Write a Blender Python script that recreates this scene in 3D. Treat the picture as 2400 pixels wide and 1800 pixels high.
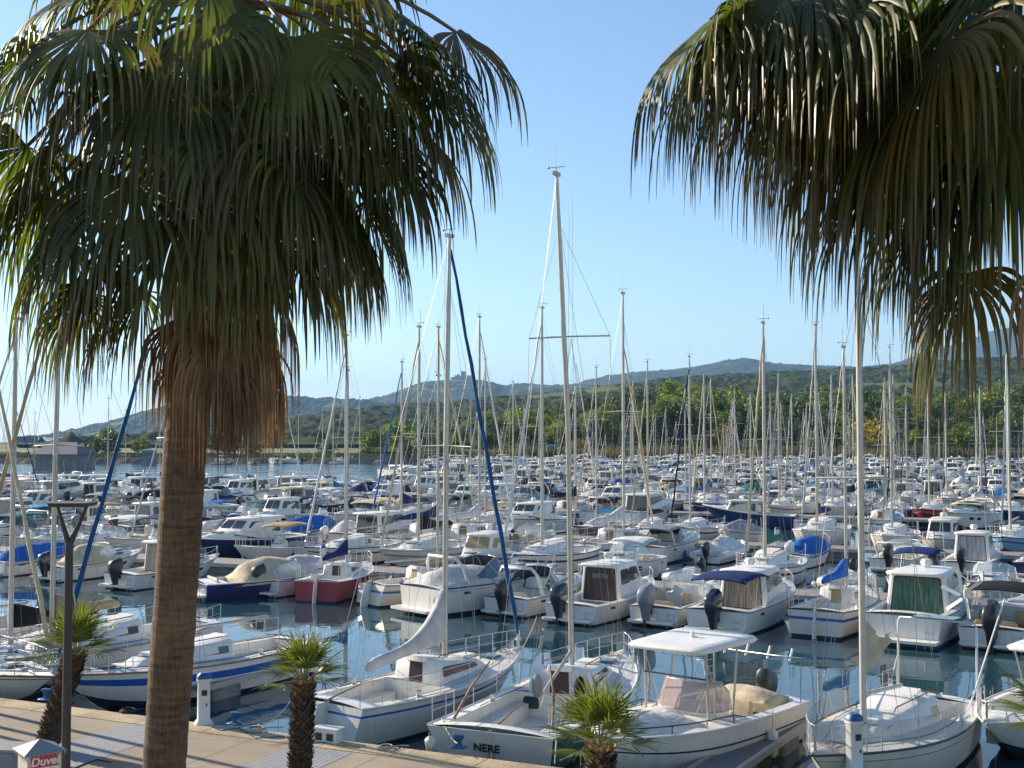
import bpy, math, random
from mathutils import Vector, Matrix, noise
for o in list(bpy.data.objects): bpy.data.objects.remove(o)
SC = bpy.context.scene
R = math.radians
# ---------------------------------------------------------------- camera, world, sun, exposure
H = 7.4; FPX = 2800.0; PITCH = math.atan(119/2800)
cam = bpy.data.objects.new('camera', bpy.data.cameras.new('camera'))
SC.collection.objects.link(cam); SC.camera = cam
cam.location = (0, 0, H); cam.rotation_euler = (R(90)+PITCH, 0, 0)
cam.data.sensor_width = 36; cam.data.lens = 42; cam.data.clip_start = .1; cam.data.clip_end = 40000
SUN_EL, SUN_AZ = R(25), R(-56)          # azimuth from +Y, clockwise
W = bpy.data.worlds.new('World'); SC.world = W; W.use_nodes = True
nt = W.node_tree; sky = nt.nodes.new('ShaderNodeTexSky'); sky.sky_type = 'NISHITA'; sky.sun_disc = False
sky.sun_elevation = SUN_EL; sky.sun_rotation = SUN_AZ; sky.air_density = 1.0; sky.dust_density = .25; sky.ozone_density = 2.8
bg = nt.nodes['Background']; nt.links.new(sky.outputs[0], bg.inputs[0]); bg.inputs[1].default_value = .1
sl = bpy.data.lights.new('sun', 'SUN'); sl.energy = 5.0; sl.angle = R(.5); sl.color = (1, .87, .69)
so = bpy.data.objects.new('sun', sl); SC.collection.objects.link(so)
so.rotation_euler = Vector((math.sin(SUN_AZ)*math.cos(SUN_EL), math.cos(SUN_AZ)*math.cos(SUN_EL), math.sin(SUN_EL))).to_track_quat('Z', 'Y').to_euler()
SC.view_settings.view_transform = 'Standard'; SC.view_settings.look = 'None'; SC.view_settings.exposure = 0.9
SC.cycles.max_bounces = 6; SC.cycles.diffuse_bounces = 2; SC.cycles.glossy_bounces = 3
SC.cycles.transmission_bounces = 4; SC.cycles.transparent_max_bounces = 8; SC.cycles.volume_bounces = 0
SC.cycles.use_denoising = True

# ---------------------------------------------------------------- pixel <-> place helpers
cp, sp = math.cos(PITCH), math.sin(PITCH)
def ray(px, py):
    x = (px-1200)/FPX; y = (900-py)/FPX
    return Vector((x, cp - y*sp, sp + y*cp))
def gnd(px, py, z=0.0):
    d = ray(px, py); t = (z-H)/d.z; return Vector((d.x*t, d.y*t, z))
def at(px, py, Y):
    d = ray(px, py); t = Y/d.y; return Vector((d.x*t, Y, H+d.z*t))
def topx(p):
    v = Vector(p)-Vector((0, 0, H)); f = v.y*cp+v.z*sp; u = -v.y*sp+v.z*cp
    return 1200+FPX*v.x/f, 900-FPX*u/f
TH = R(24.5); UX = Vector((math.cos(TH), -math.sin(TH), 0)); VX = Vector((math.sin(TH), math.cos(TH), 0))
def uv(u, v, z=0): return UX*u+VX*v+Vector((0, 0, z))
def lerp(a, b, t): return a+(b-a)*t
def V(*a): return Vector(a)
rnd = random.Random(7)

# ---------------------------------------------------------------- materials
MATS = {}
def principled(m): return m.node_tree.nodes['Principled BSDF']
def mat(name, col, rough=.5, metal=0, spec=.5, vary=0.0, scale=3.0, bump=0.0, bscale=20, trans=0, alpha=1, col2=None, coat=0, stretch=None, lo=.35, hi=.65, rnd_obj=0.0):
    m = bpy.data.materials.new(name); m.use_nodes = True; MATS[name] = m
    nt = m.node_tree; b = principled(m); N = nt.nodes.new; L = nt.links.new
    b.inputs['Base Color'].default_value = (*col, 1); b.inputs['Roughness'].default_value = rough
    b.inputs['Metallic'].default_value = metal; b.inputs['Specular IOR Level'].default_value = spec
    b.inputs['Transmission Weight'].default_value = trans; b.inputs['Alpha'].default_value = alpha; b.inputs['Coat Weight'].default_value = coat
    tc = N('ShaderNodeTexCoord'); mp = N('ShaderNodeMapping'); L(tc.outputs['Object'], mp.inputs[0])
    if stretch: mp.inputs['Scale'].default_value = stretch
    if vary or col2:
        n = N('ShaderNodeTexNoise'); n.inputs['Scale'].default_value = scale; n.inputs['Detail'].default_value = 6; L(mp.outputs[0], n.inputs['Vector'])
        r = N('ShaderNodeValToRGB'); r.color_ramp.elements[0].position = lo; r.color_ramp.elements[1].position = hi
        c2 = col2 or tuple(c*(1-vary) for c in col)
        r.color_ramp.elements[0].color = (*c2, 1); r.color_ramp.elements[1].color = (*col, 1)
        L(n.outputs['Fac'], r.inputs[0]); out = r.outputs[0]
        if rnd_obj:
            oi = N('ShaderNodeObjectInfo'); h = N('ShaderNodeHueSaturation'); mr = N('ShaderNodeMapRange')
            mr.inputs['To Min'].default_value = 1-rnd_obj; mr.inputs['To Max'].default_value = 1+rnd_obj
            L(oi.outputs['Random'], mr.inputs['Value']); L(mr.outputs[0], h.inputs['Value']); L(out, h.inputs['Color']); out = h.outputs[0]
        L(out, b.inputs['Base Color'])
    if bump:
        n = N('ShaderNodeTexNoise'); n.inputs['Scale'].default_value = bscale; n.inputs['Detail'].default_value = 4; L(mp.outputs[0], n.inputs['Vector'])
        bp = N('ShaderNodeBump'); bp.inputs['Strength'].default_value = bump; bp.inputs['Distance'].default_value = .05
        L(n.outputs['Fac'], bp.inputs['Height']); L(bp.outputs[0], b.inputs['Normal'])
    return m
def gel(name, c):
    m = mat(name, c, .3, vary=.13, scale=1.3, coat=.2, lo=.25, hi=.6); nt = m.node_tree; N = nt.nodes.new; L = nt.links.new; b = principled(m)
    src = b.inputs['Base Color'].links[0].from_socket; tc = N('ShaderNodeTexCoord'); mp = N('ShaderNodeMapping'); mp.inputs['Scale'].default_value = (5, 5, .55); L(tc.outputs['Object'], mp.inputs[0])
    n = N('ShaderNodeTexNoise'); n.inputs['Scale'].default_value = 1.6; n.inputs['Detail'].default_value = 7; n.inputs['Roughness'].default_value = .7; L(mp.outputs[0], n.inputs['Vector'])
    r = N('ShaderNodeValToRGB'); r.color_ramp.elements[0].position = .5; r.color_ramp.elements[1].position = .78; r.color_ramp.elements[0].color = (1, 1, 1, 1); r.color_ramp.elements[1].color = (.62, .55, .45, 1); L(n.outputs['Fac'], r.inputs[0])
    mx = N('ShaderNodeMixRGB'); mx.blend_type = 'MULTIPLY'; mx.inputs[0].default_value = .5; L(src, mx.inputs[1]); L(r.outputs[0], mx.inputs[2]); L(mx.outputs[0], b.inputs['Base Color'])
    mr = N('ShaderNodeMapRange'); mr.inputs['To Min'].default_value = .22; mr.inputs['To Max'].default_value = .6; L(n.outputs['Fac'], mr.inputs['Value']); L(mr.outputs[0], b.inputs['Roughness']); return m
gel('white', (.8, .765, .70)); gel('offwhite', (.72, .67, .58)); gel('cream', (.66, .6, .48)); gel('navy', (.015, .03, .12)); gel('blue', (.02, .1, .42))
gel('red', (.3, .02, .02)); gel('green', (.02, .1, .08)); gel('lightblue', (.3, .48, .6)); gel('grey', (.24, .25, .27)); gel('black', (.02, .02, .025)); gel('teal', (.04, .3, .38)); gel('yellow', (.75, .55, .05)); gel('pink', (.6, .32, .3))
gel('burgundy', (.06, .02, .03))
mat('deck', (.74, .72, .67), .6, vary=.22, scale=2.2, bump=.2, bscale=60)
mat('deckgrey', (.45, .45, .44), .7, vary=.2, scale=2); mat('teak', (.33, .19, .09), .6, vary=.4, scale=3, stretch=(14, 1, 1))
def cv(n, c): mat('cv_'+n, c, .85, vary=.25, scale=2.5, bump=.6, bscale=5, spec=.2)
cv('blue', (.02, .13, .45)); cv('navy', (.012, .03, .12)); cv('beige', (.6, .5, .34)); cv('white', (.72, .71, .68)); cv('grey', (.32, .33, .35)); cv('black', (.015, .015, .02)); cv('tan', (.45, .34, .2)); cv('sky', (.1, .38, .62)); cv('lgrey', (.55, .54, .53)); cv('green', (.03, .17, .14)); cv('red', (.45, .04, .04))
def curtain(n, c): mat(n, c, .8, col2=tuple(q*.45 for q in c), scale=1.5, stretch=(14, 14, .3), lo=.4, hi=.6)  # shade of the folds put into the colour as vertical dark stripes
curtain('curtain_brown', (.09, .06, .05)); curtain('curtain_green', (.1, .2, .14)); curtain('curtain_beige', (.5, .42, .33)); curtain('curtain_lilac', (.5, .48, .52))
cv('genoablue', (.015, .085, .24))
mat('glass', (.02, .03, .035), .06, spec=.8); mat('glassb', (.06, .09, .11), .06, spec=.8); mat('maroonglass', (.07, .03, .035), .1, spec=.7)
mat('clear', (.75, .85, .88), .05, trans=0, alpha=.28)
mat('vinyl', (.5, .38, .36), .15, alpha=.55)
mat('alu', (.5, .47, .42), .4, metal=.5, vary=.15, scale=4); mat('mastwhite', (.58, .53, .45), .35, vary=.12); mat('mastwood', (.5, .27, .07), .4, vary=.3, scale=6); mat('steel', (.6, .6, .6), .38, metal=.8); mat('enginedark', (.022, .028, .045), .22, coat=.4, vary=.3)
mat('wire', (.22, .22, .23), .4, metal=.4); mat('rope', (.5, .46, .38), .9, vary=.3, scale=30); mat('ropeblack', (.03, .03, .035), .9)
mat('bottom', (.02, .03, .06), .7, vary=.4, scale=3); mat('bottomteal', (.02, .15, .22), .6, vary=.3); mat('rubber', (.03, .03, .03), .6); mat('plank', (.3, .27, .23), .8, vary=.3, scale=3, stretch=(1, 8, 1)); mat('float', (.25, .25, .25), .7, vary=.4)
mat('orange', (.8, .14, .03), .5); mat('fender', (.74, .71, .62), .4, vary=.15); mat('netmat', (.45, .42, .35), .9, alpha=.35)
mat('polemetal', (.05, .045, .04), .45, metal=.3, vary=.2); mat('pedwhite', (.72, .72, .7), .5, vary=.1); mat('pedblue', (.015, .1, .26), .45, vary=.3)
mat('stone', (.46, .36, .22), .8, vary=.38, scale=1.4, bump=.5, bscale=12); mat('wallconc', (.2, .19, .17), .9, vary=.4, scale=1)
mat('wallcream', (.6, .54, .45), .8, vary=.15); mat('wallwhite', (.72, .7, .66), .8, vary=.1); mat('rooftile', (.42, .16, .09), .8, vary=.3, scale=8); mat('slate', (.12, .13, .16), .6, vary=.2); mat('castle', (.3, .27, .25), .9, vary=.3, scale=.05)
mat('signred', (.5, .03, .03), .5); mat('benchgrey', (.28, .27, .26), .8, vary=.2)
mat('bark', (.12, .09, .06), .9, vary=.5, scale=6)

def wire_mat(name, build):
    m = bpy.data.materials.new(name); m.use_nodes = True; MATS[name] = m; build(m.node_tree, m.node_tree.nodes.new, m.node_tree.links.new, principled(m)); return m
def _pave(nt, N, L, b):
    tc = N('ShaderNodeTexCoord'); n1 = N('ShaderNodeTexNoise'); n1.inputs['Scale'].default_value = .55; n1.inputs['Detail'].default_value = 10; L(tc.outputs['Object'], n1.inputs['Vector'])
    n2 = N('ShaderNodeTexNoise'); n2.inputs['Scale'].default_value = 40; n2.inputs['Detail'].default_value = 3; L(tc.outputs['Object'], n2.inputs['Vector'])
    r = N('ShaderNodeValToRGB'); r.color_ramp.elements[0].color = (.3, .235, .165, 1); r.color_ramp.elements[1].color = (.46, .365, .265, 1); r.color_ramp.elements[0].position = .3; r.color_ramp.elements[1].position = .7
    mx = N('ShaderNodeMixRGB'); mx.blend_type = 'MULTIPLY'; mx.inputs[0].default_value = .35; L(n1.outputs['Fac'], r.inputs[0]); L(r.outputs[0], mx.inputs[1]); L(n2.outputs['Fac'], mx.inputs[2])
    br = N('ShaderNodeTexBrick'); br.inputs['Brick Width'].default_value = 3.2; br.inputs['Row Height'].default_value = 3.2; br.inputs['Mortar Size'].default_value = .015; br.inputs['Scale'].default_value = 1; br.offset = 0; br.inputs['Color1'].default_value = (1, 1, 1, 1); br.inputs['Color2'].default_value = (.9, .9, .9, 1); br.inputs['Mortar'].default_value = (.35, .33, .3, 1)
    mq = N('ShaderNodeMapping'); mq.inputs['Rotation'].default_value = (0, 0, TH); L(tc.outputs['Object'], mq.inputs[0]); L(mq.outputs[0], br.inputs['Vector'])
    n4 = N('ShaderNodeTexNoise'); n4.inputs['Scale'].default_value = .9; n4.inputs['Detail'].default_value = 8; n4.inputs['Roughness'].default_value = .75; L(mq.outputs[0], n4.inputs['Vector']); r4 = N('ShaderNodeValToRGB'); r4.color_ramp.elements[0].position = .55; r4.color_ramp.elements[1].position = .72; r4.color_ramp.elements[0].color = (1, 1, 1, 1); r4.color_ramp.elements[1].color = (.5, .47, .45, 1); L(n4.outputs['Fac'], r4.inputs[0])
    m2 = N('ShaderNodeMixRGB'); m2.blend_type = 'MULTIPLY'; m2.inputs[0].default_value = 1; L(mx.outputs[0], m2.inputs[1]); L(br.outputs['Color'], m2.inputs[2]); m3 = N('ShaderNodeMixRGB'); m3.blend_type = 'MULTIPLY'; m3.inputs[0].default_value = .8; L(m2.outputs[0], m3.inputs[1]); L(r4.outputs[0], m3.inputs[2])
    L(m3.outputs[0], b.inputs['Base Color']); b.inputs['Roughness'].default_value = .85
    bp = N('ShaderNodeBump'); bp.inputs['Strength'].default_value = .3; bp.inputs['Distance'].default_value = .01; L(n2.outputs['Fac'], bp.inputs['Height']); L(bp.outputs[0], b.inputs['Normal'])
wire_mat('paving', _pave)
def _band(nt, N, L, b):
    tc = N('ShaderNodeTexCoord'); mp = N('ShaderNodeMapping'); mp.inputs['Rotation'].default_value = (0, 0, TH); L(tc.outputs['Object'], mp.inputs[0])
    br = N('ShaderNodeTexBrick'); br.inputs['Scale'].default_value = 1; br.inputs['Brick Width'].default_value = .12; br.inputs['Row Height'].default_value = .12; br.inputs['Mortar Size'].default_value = .012; br.offset = 0
    br.inputs['Color1'].default_value = (.27, .28, .3, 1); br.inputs['Color2'].default_value = (.33, .33, .34, 1); br.inputs['Mortar'].default_value = (.12, .12, .13, 1)
    L(mp.outputs[0], br.inputs['Vector']); L(br.outputs['Color'], b.inputs['Base Color']); b.inputs['Roughness'].default_value = .75
wire_mat('bandpave', _band)
def _water(nt, N, L, b):
    b.inputs['Base Color'].default_value = (.02, .058, .075, 1); b.inputs['Roughness'].default_value = .03; b.inputs['IOR'].default_value = 1.7
    tc = N('ShaderNodeTexCoord'); mp = N('ShaderNodeMapping'); mp.inputs['Scale'].default_value = (.55, 1.0, 1); mp.inputs['Rotation'].default_value = (0, 0, .2); L(tc.outputs['Object'], mp.inputs[0])
    n = N('ShaderNodeTexNoise'); n.inputs['Scale'].default_value = 1.1; n.inputs['Detail'].default_value = 2.5; n.inputs['Distortion'].default_value = .4; L(mp.outputs[0], n.inputs['Vector'])
    n2 = N('ShaderNodeTexNoise'); n2.inputs['Scale'].default_value = .12; n2.inputs['Detail'].default_value = 2; L(mp.outputs[0], n2.inputs['Vector'])
    ml = N('ShaderNodeMath'); ml.operation = 'MULTIPLY'; L(n.outputs['Fac'], ml.inputs[0]); pw = N('ShaderNodeMapRange'); pw.inputs['From Min'].default_value = .35; pw.inputs['From Max'].default_value = .68; L(n2.outputs['Fac'], pw.inputs['Value']); L(pw.outputs[0], ml.inputs[1])
    bp = N('ShaderNodeBump'); bp.inputs['Strength'].default_value = .16; bp.inputs['Distance'].default_value = .1; sx = N('ShaderNodeSeparateXYZ'); L(tc.outputs['Object'], sx.inputs[0]); my = N('ShaderNodeMapRange'); my.inputs['From Min'].default_value = 125; my.inputs['From Max'].default_value = 190; my.inputs['To Min'].default_value = 1; my.inputs['To Max'].default_value = 28; L(sx.outputs['Y'], my.inputs['Value'])
    m9 = N('ShaderNodeMath'); m9.operation = 'MULTIPLY'; L(ml.outputs[0], m9.inputs[0]); L(my.outputs[0], m9.inputs[1]); L(m9.outputs[0], bp.inputs['Height']); L(bp.outputs[0], b.inputs['Normal'])
wire_mat('water', _water)
def leafmat(name, c1, c2, trans, rough=.35, tw=.45, ns=.5, rv=.25):
    def f(nt, N, L, b):
        tc = N('ShaderNodeTexCoord'); n = N('ShaderNodeTexNoise'); n.inputs['Scale'].default_value = ns; n.inputs['Detail'].default_value = 5; L(tc.outputs['Object'], n.inputs['Vector'])
        r = N('ShaderNodeValToRGB'); r.color_ramp.elements[0].position = .35; r.color_ramp.elements[1].position = .65; r.color_ramp.elements[0].color = (*c1, 1); r.color_ramp.elements[1].color = (*c2, 1); L(n.outputs['Fac'], r.inputs[0])
        oi = N('ShaderNodeObjectInfo'); h = N('ShaderNodeHueSaturation'); mr = N('ShaderNodeMapRange'); mr.inputs['To Min'].default_value = 1-rv; mr.inputs['To Max'].default_value = 1+rv
        L(oi.outputs['Random'], mr.inputs['Value']); L(mr.outputs[0], h.inputs['Value']); L(r.outputs[0], h.inputs['Color'])
        L(h.outputs[0], b.inputs['Base Color']); b.inputs['Roughness'].default_value = rough
        t = N('ShaderNodeBsdfTranslucent'); g = N('ShaderNodeMixRGB'); g.blend_type = 'MULTIPLY'; g.inputs[0].default_value = 1; g.inputs[2].default_value = (*trans, 1); L(h.outputs[0], g.inputs[1]); L(g.outputs[0], t.inputs[0])
        mx = N('ShaderNodeMixShader'); mx.inputs[0].default_value = tw; L(b.outputs[0], mx.inputs[1]); L(t.outputs[0], mx.inputs[2]); L(mx.outputs[0], nt.nodes['Material Output'].inputs[0])
    return wire_mat(name, f)
leafmat('frond', (.045, .06, .015), (.115, .125, .03), (1.6, 1.8, .5), tw=.42, rough=.5, ns=1.5)
leafmat('frondyellow', (.07, .07, .018), (.15, .11, .03), (1.4, 1.4, .5), tw=.35, rough=.5)
leafmat('frondtip', (.06, .06, .02), (.13, .095, .03), (1.4, 1.3, .6), tw=.35)
leafmat('deadfrond', (.15, .09, .045), (.27, .175, .09), (1.3, 1.15, .9), tw=.3, rough=.7, ns=3)
leafmat('petiole', (.14, .11, .03), (.2, .13, .05), (1, 1, 1), tw=.05)
leafmat('youngfrond', (.07, .1, .018), (.19, .21, .035), (1.6, 1.6, .6), tw=.35, ns=4)
leafmat('tree_a', (.025, .048, .013), (.11, .15, .03), (1.4, 1.5, .6), rough=.6, tw=.3, ns=.35)
leafmat('tree_b', (.07, .11, .016), (.22, .26, .04), (1.5, 1.5, .6), rough=.6, tw=.35, ns=.4)
leafmat('bushyellow', (.16, .16, .02), (.42, .3, .03), (1.4, 1.3, .6), rough=.6, tw=.3, ns=.8)
leafmat('reed', (.12, .12, .045), (.22, .2, .06), (1.3, 1.2, .7), rough=.7, tw=.3, ns=.1)
leafmat('grassmat', (.06, .085, .022), (.16, .17, .05), (1.2, 1.2, .7), rough=.8, tw=.1, ns=.05)
mat('woodveg', (.07, .09, .025), .9, col2=(.015, .03, .01), scale=.11, spec=.1, lo=.4, hi=.6)
mat('hillveg', (.05, .066, .022), .95, col2=(.013, .026, .011), scale=.07, lo=.42, hi=.6, spec=.1, bump=.0)
mat('hillfar', (.05, .065, .035), .9, col2=(.02, .033, .02), scale=.012, spec=.1)
mat('field', (.12, .14, .045), .9, col2=(.07, .09, .025), scale=.02, spec=.1)
mat('sand', (.42, .34, .2), .9, col2=(.25, .24, .1), scale=.02); mat('rock', (.15, .13, .11), .9, vary=.5, scale=.6, bump=1, bscale=1.5); mat('soil', (.14, .13, .06), .9, col2=(.09, .11, .035), scale=.05)
def _trunk(nt, N, L, b):
    tc = N('ShaderNodeTexCoord'); mp = N('ShaderNodeMapping'); mp.inputs['Scale'].default_value = (4, 4, 22); L(tc.outputs['Object'], mp.inputs[0])
    n = N('ShaderNodeTexNoise'); n.inputs['Scale'].default_value = 1.1; n.inputs['Detail'].default_value = 6; n.inputs['Distortion'].default_value = .6; L(mp.outputs[0], n.inputs['Vector'])
    mp2 = N('ShaderNodeMapping'); mp2.inputs['Scale'].default_value = (30, 30, 3); L(tc.outputs['Object'], mp2.inputs[0])
    n2 = N('ShaderNodeTexNoise'); n2.inputs['Scale'].default_value = 2; n2.inputs['Detail'].default_value = 4; L(mp2.outputs[0], n2.inputs['Vector'])
    mx = N('ShaderNodeMath'); mx.operation = 'ADD'; L(n.outputs['Fac'], mx.inputs[0]); L(n2.outputs['Fac'], mx.inputs[1])
    n3 = N('ShaderNodeTexNoise'); n3.inputs['Scale'].default_value = 1.8; n3.inputs['Detail'].default_value = 4; L(tc.outputs['Object'], n3.inputs['Vector'])
    m3 = N('ShaderNodeMath'); m3.operation = 'ADD'; L(mx.outputs[0], m3.inputs[0]); L(n3.outputs['Fac'], m3.inputs[1])
    r = N('ShaderNodeValToRGB'); r.color_ramp.elements[0].position = .38; r.color_ramp.elements[1].position = .64; r.color_ramp.elements[0].color = (.04, .022, .012, 1); r.color_ramp.elements[1].color = (.2, .118, .062, 1)
    wv = N('ShaderNodeTexWave'); wv.bands_direction = 'Z'; wv.inputs['Scale'].default_value = 4.2; wv.inputs['Distortion'].default_value = 2.2; wv.inputs['Detail'].default_value = 3; wv.inputs['Detail Scale'].default_value = 2; L(tc.outputs['Object'], wv.inputs['Vector']); wm = N('ShaderNodeMath'); wm.operation = 'MULTIPLY_ADD'; wm.inputs[1].default_value = .12; L(wv.outputs['Fac'], wm.inputs[0]); L(m3.outputs[0], wm.inputs[2])
    dv = N('ShaderNodeMath'); dv.operation = 'DIVIDE'; dv.inputs[1].default_value = 3.07; L(wm.outputs[0], dv.inputs[0]); L(dv.outputs[0], r.inputs[0]); L(r.outputs[0], b.inputs['Base Color']); b.inputs['Roughness'].default_value = .9
    bp = N('ShaderNodeBump'); bp.inputs['Strength'].default_value = .9; bp.inputs['Distance'].default_value = .03; L(dv.outputs[0], bp.inputs['Height']); L(bp.outputs[0], b.inputs['Normal'])
wire_mat('palmtrunk', _trunk)

# ---------------------------------------------------------------- mesh builder
LINK = True; CH = {}; SEM = {}
def link(o, parent=None):
    if LINK: SC.collection.objects.link(o)
    if parent is not None:
        o.parent = parent; CH.setdefault(parent.name, []).append(o)
    return o
def props(o, label=None, cat=None, group=None, kind=None):
    if label: o['label'] = label
    if cat: o['category'] = cat
    if group: o['group'] = group
    if kind: o['kind'] = kind
    return o
def empty(name, loc=(0, 0, 0), rz=0, **k):
    o = bpy.data.objects.new(name, None); o.location = loc; o.rotation_euler = (0, 0, rz); o.empty_display_size = .2
    link(o); return props(o, **k)
class MB:
    def __init__(s): s.v = []; s.f = []; s.m = []; s.s = []
    def add(s, vs, fs, m=0, smooth=False):
        b = len(s.v); s.v += [tuple(p) for p in vs]
        for k, f in enumerate(fs):
            s.f.append([i+b for i in f]); s.m.append(m[k] if isinstance(m, list) else m); s.s.append(smooth)
        return s
    def loft(s, rings, m=0, closed=True, cap0=True, cap1=True, smooth=True):
        n = len(rings[0]); vs = [p for r in rings for p in r]; fs = []
        for i in range(len(rings)-1):
            for j in range(n if closed else n-1):
                a = i*n+j; b = i*n+(j+1) % n; fs.append([a, b, b+n, a+n])
        s.add(vs, fs, m, smooth)
        if closed and cap0: s.add(rings[0], [list(range(n))[::-1]], m)
        if closed and cap1: s.add(rings[-1], [list(range(n))], m)
        return s
    def tube(s, pts, r, m=0, n=6, cap=True):
        pts = [Vector(p) for p in pts]; rr = r if isinstance(r, (list, tuple)) else [r]*len(pts); rings = []
        for i, p in enumerate(pts):
            d = (pts[min(i+1, len(pts)-1)]-pts[max(i-1, 0)]); d = d.normalized() if d.length > 1e-9 else Vector((0, 0, 1))
            a = d.cross(Vector((0, 0, 1)) if abs(d.z) < .9 else Vector((1, 0, 0))).normalized(); b = d.cross(a)
            rings.append([p+(a*math.cos(t)+b*math.sin(t))*rr[i] for t in (2*math.pi*k/n for k in range(n))])
        return s.loft(rings, m, cap0=cap, cap1=cap)
    def box(s, c, size, m=0, rot=None):
        c = Vector(c); hx, hy, hz = size[0]/2, size[1]/2, size[2]/2; Q = rot or Matrix.Identity(3)
        vs = [c+Q @ Vector((x*hx, y*hy, z*hz)) for z in (-1, 1) for x, y in ((-1, -1), (1, -1), (1, 1), (-1, 1))]
        return s.add(vs, [[3, 2, 1, 0], [4, 5, 6, 7], [0, 1, 5, 4], [1, 2, 6, 5], [2, 3, 7, 6], [3, 0, 4, 7]], m)
    def slab(s, q, th, m=0):
        q = [Vector(p) for p in q]; n = (q[1]-q[0]).cross(q[-1]-q[0]).normalized()*th; k = len(q)
        vs = q+[p+n for p in q]
        return s.add(vs, [list(range(k))[::-1], [i+k for i in range(k)]]+[[i, (i+1) % k, (i+1) % k+k, i+k] for i in range(k)], m)
    def rbox(s, levels, m=0, r=.25, nc=3, smooth=True, cap0=False):
        ring = []
        for cx, cy, a0 in ((1, 1, 0), (-1, 1, 90), (-1, -1, 180), (1, -1, 270)):
            for k in range(nc+1):
                a = R(a0+90*k/nc); ring.append((cx*(1-r)+r*math.cos(a), cy*(1-r)+r*math.sin(a)))
        rings = []
        for z0, z1, y0, y1, w0, w1 in levels:
            rings.append([Vector((ux*lerp(w0, w1, (uy+1)/2), lerp(y0, y1, (uy+1)/2), lerp(z0, z1, (uy+1)/2))) for ux, uy in ring])
        return s.loft(rings, m, cap0=cap0, smooth=smooth)
    def sphere(s, c, r, m=0, n=8, k=5, sc=(1, 1, 1)):
        c = Vector(c); rings = []
        for i in range(k+1):
            a = math.pi*(i/k)*.98+.01*math.pi
            rings.append([c+Vector((math.sin(a)*math.cos(t)*r*sc[0], math.sin(a)*math.sin(t)*r*sc[1], -math.cos(a)*r*sc[2])) for t in (2*math.pi*j/n for j in range(n))])
        return s.loft(rings, m)
    def build(s, name, sems, parent=None, loc=(0, 0, 0), **k):
        me = bpy.data.meshes.new(name); lx = Vector(loc)
        me.from_pydata([(v[0]-lx.x, v[1]-lx.y, v[2]-lx.z) for v in s.v] if lx.length else s.v, [], s.f)
        me.polygons.foreach_set('material_index', s.m); me.polygons.foreach_set('use_smooth', s.s)
        if isinstance(sems, str): sems = [sems]
        for q in sems: me.materials.append(MATS.get(q))
        me.update(); o = bpy.data.objects.new(name, me); o.location = loc; SEM[me.name] = sems
        link(o, parent); return props(o, **k)
def side_q(lo, hi, s, t0, t1, h0, h1):
    L = lambda t, h: Vector((s*lerp(lerp(lo[4], lo[5], t), lerp(hi[4], hi[5], t), h), lerp(lerp(lo[2], lo[3], t), lerp(hi[2], hi[3], t), h), lerp(lerp(lo[0], lo[1], t), lerp(hi[0], hi[1], t), h)))
    q = [L(t0, h0), L(t1, h0), L(t1, h1), L(t0, h1)]
    return q if s > 0 else [q[1], q[0], q[3], q[2]]
def end_q(lo, hi, front, u0, u1, h0, h1):
    k = 3 if front else 2; w = 5 if front else 4; zi = 1 if front else 0
    L = lambda u, h: Vector((u*lerp(lo[w], hi[w], h), lerp(lo[k], hi[k], h), lerp(lo[zi], hi[zi], h)))
    q = [L(u0, h0), L(u1, h0), L(u1, h1), L(u0, h1)]
    return [q[1], q[0], q[3], q[2]] if front else q
def win(mb, q, m=0, off=.014, r=.25, skew=0):
    pts = []
    for cx, cy, a0 in ((1, 1, 0), (0, 1, 90), (0, 0, 180), (1, 0, 270)):
        for k in range(3):
            a = R(a0+45*k); ux = (1-r if cx else r)+r*math.cos(a); uy = (1-r*1 if cy else r)+r*math.sin(a); pts.append((ux, uy))
    P = [q[0].lerp(q[1], u).lerp(q[3].lerp(q[2], u), v) for u, v in pts]
    n = (q[1]-q[0]).cross(q[3]-q[0]).normalized()
    return mb.slab([p-n*.004 for p in P], off, m)
def winobj(q, sem, parent, r=.2, off=.014, name='window'):
    mb = MB(); win(mb, q, r=r, off=off); return mb.build(name, sem, parent)
ORD = lambda n: '%d%s' % (n, 'th' if 10 <= n % 100 <= 20 else {1: 'st', 2: 'nd', 3: 'rd'}.get(n % 10, 'th'))
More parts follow.
